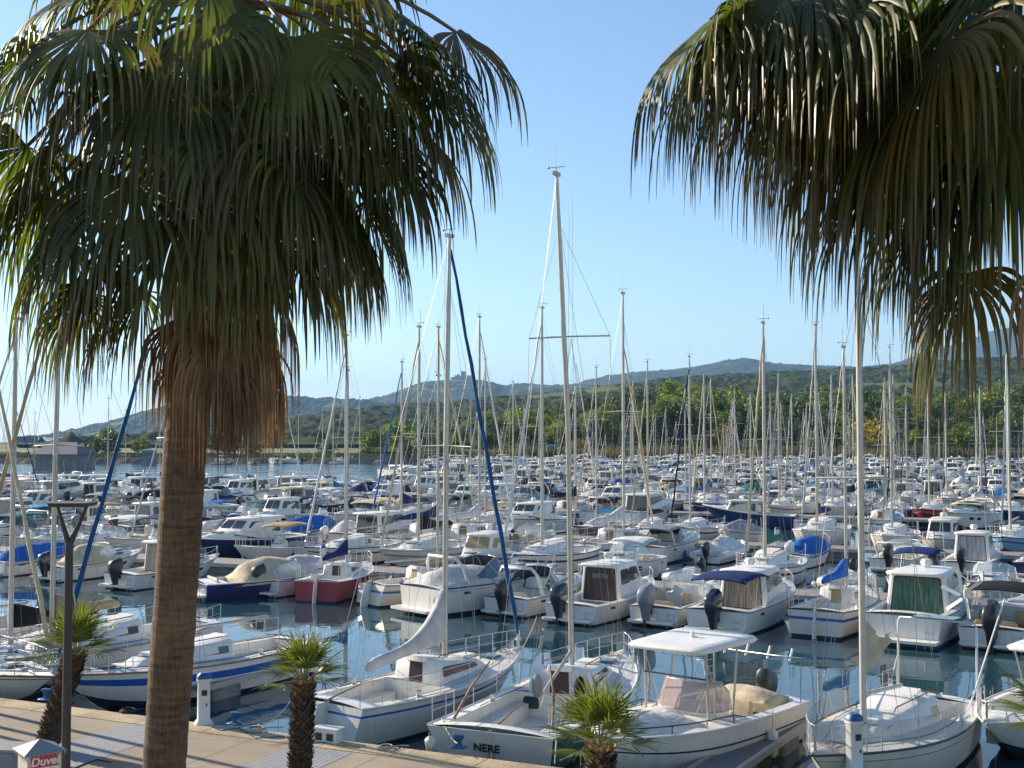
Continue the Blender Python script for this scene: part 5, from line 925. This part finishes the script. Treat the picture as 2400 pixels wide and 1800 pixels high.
# ---- second pontoon, near side, and others that stand out
known(1655, 1, 0, 5.4, rib(5.4, 2.3, cover=True), dict(hull='white', canvas='cv_white'), 'white inflatable boat with a pale folded hood and black outboard', 'motorboat', dv=1)
known(1850, 1, 0, 5.8, motorboat(L=5.8, B=2.3, style='tarp', cover='full', eng='white', engs=1.1), dict(canvas='cv_blue'), 'boat under a peaked bright blue cover with white outboard', 'motorboat', dv=.6)
known(2080, 1, 0, 6.4, motorboat(L=6.4, B=2.5, style='bowrider', top='folded', eng='black', engs=1.2), dict(bottom='bottomteal', hull='white', stripe='blue', canvas='cv_white'), 'white and blue open boat with tall black outboard behind the cabin cruiser', 'motorboat', dv=.2)
known(2250, 1, 0, 6.6, motorboat(L=6.6, B=2.6, style='pilot', eng='black', engs=1.1, door='curtain_lilac'), dict(stripe='grey'), 'white wheelhouse boat with pale lilac rear curtain and raised black outboard', 'motorboat', dv=.2)
known(1516, 0, 1, 6.6, motorboat(L=6.6, B=2.5, style='cuddy', eng=None, top='bimini', f0=1.0, f1=1.3), dict(canvas='cv_white', stripe='blue'), 'white cabin boat facing the quay with blue stripe and awning', 'motorboat')
known(1205, 0, 1, 7.2, motorboat(L=7.2, B=2.7, style='pilot', eng=None, glass='cv_tan', rails=False), dict(), 'motorboat with white hardtop and tan side screens', 'motorboat')
bt, hh = motorboat(L=7.6, B=2.8, f0=1.0, f1=1.7, style='trawler', eng=None, stripe='hull'); place(bt, gnd(1868, 1238, 0), gnd(1662, 1232, 0), dict(hull='navy', stripe='navy', railc='cream', bottom='black'), 'deep blue wooden fishing boat seen side on, with cream wheelhouse', 'fishing boat')
occ[(2, 0)] = [(upx(x, 96), 3.2) for x in range(1650, 1900, 40)]
bt, hh = motorboat(L=8.6, B=3, f0=1.1, f1=1.5, style='express', top='bimini', eng=None, stripe='hull'); place(bt, gnd(2310, 1232, 0), gnd(2170, 1256, 0), dict(canvas='cv_beige', stripe='grey'), 'white sports cruiser with beige awning and arch, bow towards the quay', 'cabin cruiser'); occ.setdefault((2, 0), []).extend([(upx(x, 94), 3.2) for x in range(2150, 2400, 40)])
# white working boat high above the others with blue sunshade
bt, hh = motorboat(L=10.5, B=3.6, f0=2.0, f1=2.8, style='cruiser', eng=None, stripe='hull', rails=True); bimini(bt, hh, 3, 5.6, 4.2, 5.4, 1.2); place(bt, gnd(1300, 1108, 0), gnd(1262, 1120, 0), dict(canvas='cv_blue'), 'high white boat with a small blue sunshade on its roof', 'cabin cruiser')
bt, hh = motorboat(L=11.5, B=3.8, f0=1.6, f1=2.2, style='cruiser', eng=None, stripe='hull', rails=False); place(bt, gnd(905, 1122, 0), gnd(1010, 1128, 0), dict(), 'large white motor yacht at the end of the open channel', 'motor yacht')
bt, hh = motorboat(L=12, B=3.9, f0=1.6, f1=2.2, style='express', eng=None, stripe='hull'); place(bt, gnd(-60, 1160, 0), gnd(120, 1168, 0), dict(), 'long white motor yacht with sloping bow at the left frame edge', 'motor yacht')
for n_, (x, y) in enumerate(((500, 1088), (590, 1087), (545, 1086), (720, 1084), (650, 1087), (780, 1088))):
    k = MLD[[0, 4, 1, 0, 4, 0][n_]]; p = gnd(x, y, 0); instance(k[1][0], (p.x, min(p.y, 310), 0), R(100)+n_, rcols()[0], 1.0, cat='motorboat', group='small boats moored along the spit', label='small white boat moored at the grassy spit, %s from the left' % ORD(n_+1))
# ---- masts whose tops stand out: (px, py of the masthead)
MASTS = [(985, 735), (1108, 732), (998, 756), (1290, 692), (1433, 667), (1147, 832), (1518, 836), (1628, 818), (1795, 724), (1921, 744), (652, 886), (816, 763), (952, 828), (845, 926), (1190, 888), (2382, 756), (20, 912), (248, 925), (1411, 850), (1830, 862), (1955, 862), (1978, 872), (2092, 800), (2187, 850), (2285, 893), (2370, 822), (1728, 905), (1745, 915), (1652, 858), (1590, 905), (1652, 880), (1605, 1005), (1225, 952), (1264, 930), (1350, 930), (1880, 940), (2055, 870), (2100, 870), (700, 965), (760, 955), (1062, 948), (1875, 1010), (585, 965), (1108, 930), (1560, 1000), (1705, 930), (1480, 930), (1900, 880), (2220, 905), (2130, 900), (1380, 965), (1310, 985), (300, 955), (75, 960)]
for n_, (px, py) in enumerate(MASTS):
    best = None
    for i in range(len(PV)):
        for side in (0, 1):
            vm = PV[i]+(-1 if side == 0 else 1)*(1.5+8*.45); u = upx(px, vm); P = uv(u, vm); hgt = 7.4+(1019-py)/FPX*P.y
            if not okpos(P) or not free((i, side), u, 2.6) or not 9.3 < hgt < 18.5: continue
            c = abs(hgt-12.6)+(2 if P.y < 60 else 0)+(i > 3)*.8
            if best is None or c < best[0]: best = (c, i, side, u, hgt, P)
    if not best: continue
    _, i, side, u, hgt, P = best; lod = P.y > 135; pr = (SLD if lod else SP); k = pr[n_ % len(pr)]
    if k[2] < 9 and hgt > 12: k = pr[1]
    sc = min(1.25, max(.85, hgt/(k[2]+1.8))); mk = (hgt/sc-1.75)/k[2]; cols, hn, cn = rcols()
    if n_ == 2: cols['mast'] = 'mastwood'
    # shift so that the mast itself stands at px
    vm = PV[i]+(-1 if side == 0 else 1)*(1.5+k[1]*sc*.44); u = upx(px, vm)
    put('sailboat', k[0][0], k[1], i, side, u, cols, '%s sailboat with %s sail cover' % (hn, cn), w=2.7, scale=sc, mastk=mk)
# ---- everything else
for i in range(len(PV)):
    for side in (0, 1):
        u = -175
        while u < 140:
            w_ = rnd.uniform(2.7, 3.3); P = uv(u, PV[i]+(-6 if side == 0 else 6))
            if not okpos(P) or not free((i, side), u, 2.6): u += .8; continue
            if rnd.random() < .05: u += w_; continue
            px = topx((P.x, P.y, 0))[0]; ps = [.04, .09, .1, .11, .11, .11, .11, .11, .12, .12, .12, .12][i]*(1.15 if px > 1300 else .5); lod = P.y > 120; cols, hn, cn = rcols()
            if rnd.random() < ps:
                pr = SLD if lod else SP; k = rnd.choice(pr); sc = rnd.uniform(.85, 1.12); put('sailboat', k[0][0], k[1], i, side, u, cols, '%s sailboat with %s sail cover' % (hn, cn), scale=sc, mastk=rnd.uniform(.6, 1.12), yaw=math.pi if rnd.random() < .15 else 0, dv=0)
                if False: pass
            else:
                pr = MLD if lod else MP; k = rnd.choice(pr); sc = rnd.uniform(.9, 1.15); put('motorboat', k[1][0], k[2], i, side, u, cols, '%s %s, %s canvas' % (hn, k[0], cn), scale=sc)
            u += w_*(1.0 if sc < 1.05 else 1.1)+.15
for i in range(len(PV)):
    for side in (0, 1):
        r_ = sorted([f for f in fleet if f[1] == i and f[2] == side], key=lambda f: f[3])
        for n_, f in enumerate(r_): f[0]['label'] = '%s, %s from left %s the %s pontoon' % (f[4], ORD(n_+1), 'before' if side == 0 else 'behind', PORD[i])
# far motorboats beyond the 260 that show largest: one object
fm = sorted([f for f in fleet if f[0]['category'] == 'motorboat'], key=lambda f: Vector(f[0].location).length)[258:]
SM = MB(); sems = []
def merge(o, M):
    if o.type == 'MESH':
        ms = [s.material.name for s in o.material_slots]; idx = []
        for q in ms:
            if q not in sems: sems.append(q)
            idx.append(sems.index(q))
        b = len(SM.v); SM.v += [tuple(M @ v.co) for v in o.data.vertices]
        for p in o.data.polygons: SM.f.append([i+b for i in p.vertices]); SM.m.append(idx[p.material_index]); SM.s.append(p.use_smooth)
KID = {}
for o in bpy.data.objects:
    if o.parent: KID.setdefault(o.parent.name, []).append(o)
def kids(o):
    for c in KID.get(o.name, []): yield c; yield from kids(c)
dead = []
for f in fm:
    o = f[0]; M = Matrix.Translation(o.location) @ o.rotation_euler.to_matrix().to_4x4() @ Matrix.Diagonal((*o.scale, 1))
    for c in kids(o): merge(c, M); dead.append(c)
    dead.append(o)
dset = set(f[0].name for f in fm); fleet = [f for f in fleet if f[0].name not in dset]
if SM.v: SM.build('far_motorboats', sems, kind='stuff', label='packed far rows of small white motorboats along the outer pontoons', group='motorboats moored along the pontoons')
bpy.data.batch_remove(dead)
# three more sailboats along the quay, beyond the left frame edge: their masts stripe the paving with shadow
for n_, (u_, L_) in enumerate(((-27.6, 0), (-31.2, 3), (-35, 1), (-39, 0))):
    k = SP[L_]; p = uv(u_, Q0+k[1]+.6); instance(k[0][0], (p.x, p.y, 0), TH+math.pi+.1, rcols(('white', 'white'))[0], 1.0, cat='sailboat', group='boats moored stern or bow to the quay', label='sailboat at the quay beyond the left frame edge, %s of its row' % ORD(n_+1))
FP = MB(); FP.rbox([(-.5, -.5, -.04, .04, .04, .04), (-.45, -.45, -.1, .1, .1, .1), (-.06, -.06, -.1, .1, .1, .1), (0, 0, -.04, .04, .04, .04)], 0, r=1, nc=3, cap0=True); FP.tube([(0, 0, 0), (0, 0, .45)], .01, 1, 4)
LINK = False; fpo = FP.build('fender', ['fcol', 'rope']); LINK = True; DEF['fcol'] = 'fender'
for f in fleet:
    if f[1] > 1: continue
    for s in (-1, 1):
        if rnd.random() < .3: continue
        c = fpo.copy(); SC.collection.objects.link(c); c.location = W2(f[0], (s*1.27, 2.2+rnd.random()*1.6, .62)); resolve(c, {'fcol': rnd.choice(['fender', 'fender', 'navy', 'fender', 'blue'])})
        props(c, 'small fender on the %s side of the boat %s' % ('left' if s < 0 else 'right', ' '.join(f[0]['label'].split(', ')[-1].split())), 'fender', 'fenders hanging from the pontoon boats')
print('FLEET', len(fleet))
# ================================================================ palms
def frond(mb, O, az, el, plen, Rr, rn, nseg=38, droop=1.0, span=1.75, m=(0, 1, 2), pr=.022, stiff=.42, tipw=.0, gstr=2.3, nk=13, wcap=.0185, messy=.8):
    d = V(math.sin(az)*math.cos(el), math.cos(az)*math.cos(el), math.sin(el)); p = Vector(O); P = [p.copy()]; K = 8
    for k in range(K):
        d = (d+V(0, 0, -1)*droop*.11).normalized(); p = p+d*plen/K; P.append(p.copy())
    mb.tube(P, [pr*1.6]+[pr]*(K-1)+[pr*.8], m[2], 5)
    ax = (d+V(0, 0, -1)*(.35*droop)).normalized(); side = ax.cross(V(0, 0, 1)); side = side.normalized() if side.length > .05 else V(1, 0, 0)
    side = (Matrix.Rotation(rn.uniform(-.7, .7)*messy, 3, ax) @ side); nrm = side.cross(ax).normalized()
    nseg = int(nseg*1.35) if messy else nseg
    for i in range(nseg):
        if messy and rn.random() < .07: continue
        a = lerp(-span, span, (i+.5)/nseg); dd = (ax*math.cos(a)+side*math.sin(a)+nrm*.18*math.cos(a*1.3)).normalized(); ln = Rr*(.72+.28*math.cos(a*.75))*(.78+.4*rn.random())
        q = P[-1].copy(); acc = 0; rows = []; bend = gstr*(.75+.5*rn.random())*droop; wob = rn.uniform(-.25, .25)
        for k in range(nk+1):
            t = k/nk; fan = ln*t*2*span/nseg*.56; w = min(fan, Rr*wcap)+.0012
            if t > stiff: w *= max(.07, (1-(t-stiff)/(1-stiff))**.75)
            tan = dd; wd = nrm.cross(tan); wd = wd.normalized() if wd.length > .05 else side
            if t > stiff: wd = (Matrix.Rotation(wob*(t-stiff)*6, 3, tan) @ wd)
            rows.append((q-wd*w, q+nrm*w*.45, q+wd*w))
            g = bend*max(0, (t-.18))**1.1*.42*(12/nk); dd = (dd+V(wob*.03, 0, -g)).normalized(); q = q+dd*ln/nk
        vs = [v for r in rows for v in r]; fs = []; ms = []
        for k in range(nk):
            b = k*3; fs += [[b, b+1, b+4, b+3], [b+1, b+2, b+5, b+4]]; mm = m[1] if k/nk > .9-tipw*rn.random() else m[0]; ms += [mm, mm]
        mb.add(vs, fs, ms, True)
def frond_part(root, name, sems, *a, **k):
    if sems is FR:
        q = random.random() if 0 else (len(bpy.data.objects)*7919 % 100)/100
        sems = ['frondyellow', 'frondtip', 'petiole'] if q < .2 else FR
    mb = MB(); frond(mb, *a, **k); return mb.build(name, sems, root)
rn = random.Random(11)
FR = ['frond', 'frondtip', 'petiole']
# --- big palm
Yp = 11.2; foot = at(385, 1800, Yp); foot = at(372, 1810, Yp); dirn = None
root = empty('fan_palm', (foot.x-.1, Yp, QZ), label='tall fan palm with a thick brown trunk and drooping crown, nearest the viewer', cat='palm tree', group='tall fan palms framing the view'); o = Vector(root.location)
pts = [V(0, 0, 0)]+[at(x, y, Yp)-o for x, y in ((385, 1800), (398, 1600), (412, 1400), (424, 1200), (433, 1050), (446, 900), (460, 740), (478, 520), (500, 300), (525, 80), (540, -40))]
rad = [.24, .195, .2, .197, .2, .2, .205, .2, .17, .16, .15, .12]
P2 = []; R2 = []
for i in range(len(pts)-1):
    for k in range(14):
        t = k/14; P2.append(pts[i].lerp(pts[i+1], t)); R2.append(lerp(rad[i], rad[i+1], t)*(1+.014*math.sin((i*14+k)*1.9)+rn.uniform(-.012, .012)))
t = MB(); t.tube(P2, R2, 0, 22); tr_o = t.build('trunk', 'palmtrunk', root)
# old leaf bases near the crown
bt_ = MB()
for k in range(46):
    a = k*2.4; i = int(len(P2)*(.70+.28*k/46)); i = min(i, len(P2)-1); c = P2[i]; dr = V(math.sin(a), math.cos(a), 0); bt_.tube([c+dr*.12-V(0, 0, .12), c+dr*.2+V(0, 0, .05), c+dr*.26+V(0, 0, .25)], [.05, .05, .02], 0, 5)
bt_.build('leaf_bases', 'deadfrond', root)
top = at(540, -60, Yp)-o
FR = ['frond', 'frondtip', 'petiole']
specs = []
# azimuth from +Y clockwise; camera side is 180 deg
for k in range(25):
    ring = k/25; az = k*2.39996+.3; el = lerp(1.0, -.75, ring**.8)+rn.uniform(-.12, .12)
    specs.append((az, el, rn.uniform(.95, 1.4), rn.uniform(1.1, 1.35), top-V(0, 0, ring*.75)))
for n_, (az, el, pl, rr, O) in enumerate(specs):
    frond_part(root, 'frond', FR, O+V(math.sin(az), math.cos(az), 0)*.1, az, el, pl, rr, rn, nseg=34, droop=.9+.3*rn.random(), tipw=.25)
# fronds placed where the photograph shows them: (target px of the blade hub, depth offset)
def aimed(root, O, oo, px, py, dY, Rr, sems=FR, **k):
    T_ = at(px, py, oo.y+O.y+dY)-oo; d = T_-O; hz = math.hypot(d.x, d.y); az = math.atan2(d.x, d.y); L_ = d.length*1.03
    frond_part(root, 'frond' if sems is FR else 'dead_frond', sems, O, az, math.atan2(d.z, hz)+.28, L_, Rr, rn, **k)
for px, py, dY, rr in ((365, 150, -1.3, 1.35), (690, 70, -1.0, 1.3), (200, 175, -.8, 1.3), (110, 330, -.3, 1.25), (860, 220, -.5, 1.2), (1010, 90, .1, 1.2), (940, 330, .2, 1.1), (640, 330, -1.0, 1.3), (300, 430, -1.0, 1.25), (130, 560, -.2, 1.15), (760, 430, -.5, 1.25), (880, 470, .1, 1.1), (230, 640, -.3, 1.1), (720, 620, -.3, 1.1), (420, 560, -.7, 1.15), (600, 520, -.7, 1.15), (30, 300, -.2, 1.2), (60, 60, -.6, 1.2), (1080, 10, .2, 1.15), (180, 20, -1.5, 1.1), (480, 20, -1.5, 1.0), (360, 720, -.2, .85), (560, 640, -.5, .9), (690, 520, -.2, 1.3), (770, 500, .1, 1.2), (700, 400, -.8, 1.2), (850, 370, 0, 1.25), (905, 300, -.3, 1.2), (975, 230, 0, 1.25), (1030, 150, .2, 1.2), (960, 90, -.4, 1.2), (900, 120, -.7, 1.2), (1000, 20, -.2, 1.2), (160, 480, -.5, 1.3), (240, 560, -.6, 1.3), (70, 430, 0, 1.2), (10, 180, -.4, 1.2), (820, 560, .3, 1.0), (180, 700, 0, 1.0), (270, 740, -.1, .9), (500, 450, -.9, 1.2), (560, 300, -1.1, 1.2)):
    aimed(root, top-V(0, 0, min(1.4, max(0, py)/700*1.5)), o, px, py-40, dY, rr*1.08, nseg=40, droop=1.0, gstr=2.5, tipw=.3, nk=13)
DD = ['deadfrond', 'deadfrond', 'petiole']
for px, py, dY, rr in ((545, 700, -.35, 1.35), (590, 720, -.15, 1.3), (500, 700, -.45, 1.25), (620, 690, 0, 1.2), (400, 720, .1, .95), (375, 740, -.1, .85), (560, 760, -.4, 1.2), (740, 640, -.2, .95), (470, 700, -.4, 1.1), (520, 780, -.35, 1.15), (585, 780, -.1, 1.15), (545, 600, -.3, 1.3), (500, 520, -.5, 1.3), (570, 500, -.4, 1.3), (610, 820, .1, 1.0), (380, 820, .1, .7), (490, 780, -.42, 1.0), (440, 740, -.4, .9), (605, 600, .1, 1.3), (570, 820, -.3, 1.05), (530, 840, -.35, .95), (360, 700, .1, 1.1)):
    aimed(root, top-V(0, 0, 2.3), o, px, py, dY, rr, sems=DD, nseg=30, droop=2.2, gstr=4.5, span=1.1, stiff=.2, wcap=.011)
# --- right palm, trunk outside the frame
Yr = 9.4; root = empty('fan_palm', (at(2590, 900, Yr).x, Yr, QZ), label='fan palm whose dark drooping fronds fill the upper right corner', cat='palm tree', group='tall fan palms framing the view'); o = Vector(root.location); top = at(2560, -300, Yr)-o
t = MB(); t.tube([V(0, 0, 0), V(.03, 0, 4), top*.9, top], [.24, .2, .17, .14], 0, 18); t.build('trunk', 'palmtrunk', root)
for k in range(15):
    ring = k/15; az = k*2.39996; el = lerp(.9, -.5, ring)
    if math.cos(az) < -.35: continue
    frond_part(root, 'frond', FR, top-V(0, 0, ring*.6), az, el, rn.uniform(1.2, 1.7), rn.uniform(1.4, 1.7), rn, nseg=30, droop=1.1, gstr=3, tipw=.25, nk=11)
for px, py, dY, rr in ((1640, -60, 0, 1.15), (1760, -20, -.3, 1.3), (1800, -150, -.5, 1.3), (1900, 10, -.2, 1.45), (1950, 60, -.8, 1.45), (2050, 150, -.3, 1.55), (2120, 110, -1.1, 1.6), (2230, 200, -.3, 1.65), (2200, 20, -1.4, 1.6), (2330, 180, -.9, 1.6), (2080, 260, .3, 1.45), (2180, 330, 0, 1.4), (2300, 330, -.4, 1.45), (2000, 0, .5, 1.4), (2400, 240, -.2, 1.6), (2120, 400, .2, 1.15), (2260, 430, 0, 1.15), (1860, -80, .3, 1.3), (2250, 100, .5, 1.5), (2350, 20, -1.5, 1.5), (1980, 190, .2, 1.2), (2440, 380, 0, 1.2), (1560, -70, .1, 1.2), (1620, 0, .4, 1.15), (1700, 40, .5, 1.2), (1800, 120, .5, 1.2), (1870, 200, .6, 1.2), (1740, -60, .6, 1.3), (1960, 80, .7, 1.4), (1700, -110, -.2, 1.3), (1780, 60, .1, 1.2), (1850, 120, .2, 1.25), (2150, 500, .1, 1.15), (2250, 520, -.1, 1.2), (2080, 440, .3, 1.1), (2330, 460, -.3, 1.2), (1930, 250, .1, 1.25), (1990, 320, .2, 1.2), (2200, 560, .3, 1.0), (2290, 250, -1.2, 1.5), (2380, 120, -1.3, 1.5), (1850, -20, -.6, 1.4), (2140, 710, .1, 1.0), (2210, 740, -.1, 1.0), (2070, 560, .2, 1.0), (2250, 660, .1, 1.0), (2170, 760, .2, .95), (1960, 420, .2, 1.1), (1900, 330, .3, 1.1), (2030, 480, 0, 1.1)):
    if px > 2060 and (px*7+py) % 3 == 0: continue
    aimed(root, top-V(0, 0, min(1.2, max(0, py+100)/500)), o, px+45, py-120-(230 if px > 2310 else 0), max(dY, -.55), rr*1.2, nseg=42, droop=1.15, gstr=2.9, tipw=.35, nk=13, wcap=.0145)
for px, py, dY, rr in ((2395, 420, -1.2, 1.2), (2420, 500, -.5, 1.0)):
    aimed(root, top-V(0, 0, 1.0), o, px, py, dY, rr, sems=DD, nseg=10, droop=2, gstr=3, span=.6, stiff=.2)
# --- small palms in front of the quay
def smallpalm(base, topp, rad, Rf, label, nf=22, shag=900, old='deadfrond', name='dwarf_palm', seed=0, lowskirt=True):
    rn = random.Random(seed); root = empty(name, base, label=label, cat='palm tree', group='small shaggy palms along the quay'); o = Vector(base); T_ = topp-o; ln = T_.length
    t = MB(); pts = [V(0, 0, 0).lerp(T_, k/8)+V(.06*math.sin(k*.8), 0, 0) for k in range(9)]; t.tube(pts, rad*.72, 0, 12)
    for k in range(shag):
        q = k/shag; c = V(0, 0, 0).lerp(T_, q); a = k*2.399; dr = V(math.sin(a), math.cos(a), 0); r0 = rad*.65; up = rn.uniform(.0, .1)+(0.03); s = rn.uniform(.7, 1.25)*rad*.42
        tn = V(dr.y, -dr.x, 0); t.add([c+dr*r0-tn*s*.55, c+dr*r0+tn*s*.55, c+dr*(r0+s*1.0)+V(0, 0, up+.02)+tn*s*.25, c+dr*(r0+s*1.1)+V(0, 0, up+.05)-tn*s*.2], [[0, 1, 2, 3]], 1 if (k*7919) % 10 < (3+7*(q > .86)) else 0)
    t.build('trunk', ['shag', 'deadfrond'], root)
    for k in range(nf):
        az = k*2.39996; q = k/nf; el = lerp(1.45, .38, q**1.1); O = T_+V(0, 0, -.1*q)
        frond_part(root, 'frond', ['youngfrond', 'youngfrond', 'youngpet'], O, az, el, Rf*rn.uniform(.34, .5), Rf*rn.uniform(.52, .68), rn, nseg=17, messy=0, droop=.5, span=1.35, gstr=.55, stiff=.4, pr=.009, nk=7, wcap=.03)
    return root
mat('shag', (.1, .075, .055), .95, vary=.5, scale=9); leafmat('youngpet', (.2, .22, .06), (.3, .3, .1), (1, 1, 1), tw=.05)
Y1 = 25.3; smallpalm(V(at(108, 1760, Y1).x, Y1, QZ), at(178, 1535, Y1), .25, 1.12, 'small leaning palm with a shaggy dark trunk behind the lamp post', seed=1)
Y2 = 23.2; smallpalm(V(at(702, 1800, Y2).x, Y2, QZ), at(712, 1600, Y2), .23, 1.05, 'small upright palm with shaggy dark trunk in the middle of the quay', seed=2)
Y3 = 20.6; smallpalm(V(at(1405, 1800, Y3).x, Y3, QZ), at(1406, 1752, Y3), .27, 1.15, 'small dense palm in front of the hard top motorboat', seed=3, shag=360)
Y4 = 19.8; smallpalm(V(at(2475, 1800, Y4).x, Y4, QZ), at(2478, 1690, Y4), .27, 1.1, 'small palm whose leaf tips reach in at the right frame edge', seed=4)
# ================================================================ air
hz = bpy.data.materials.new('haze'); hz.use_nodes = True; n = hz.node_tree.nodes; n.remove(n['Principled BSDF']); pv = n.new('ShaderNodeVolumePrincipled'); pv.inputs['Color'].default_value = (.33, .62, 1, 1); pv.inputs['Density'].default_value = .00008; pv.inputs['Anisotropy'].default_value = .2
hz.node_tree.links.new(pv.outputs[0], n['Material Output'].inputs['Volume']); MATS['hazem'] = hz
b = MB(); b.box((0, 7900, 349), (29000, 16400, 706)); hb = b.build('haze', 'hazem', kind='stuff', label='thin blue haze over the marina and hills')
# drop the prototypes that were only copied from
for o in list(bpy.data.objects):
    if not o.users_collection: bpy.data.objects.remove(o)
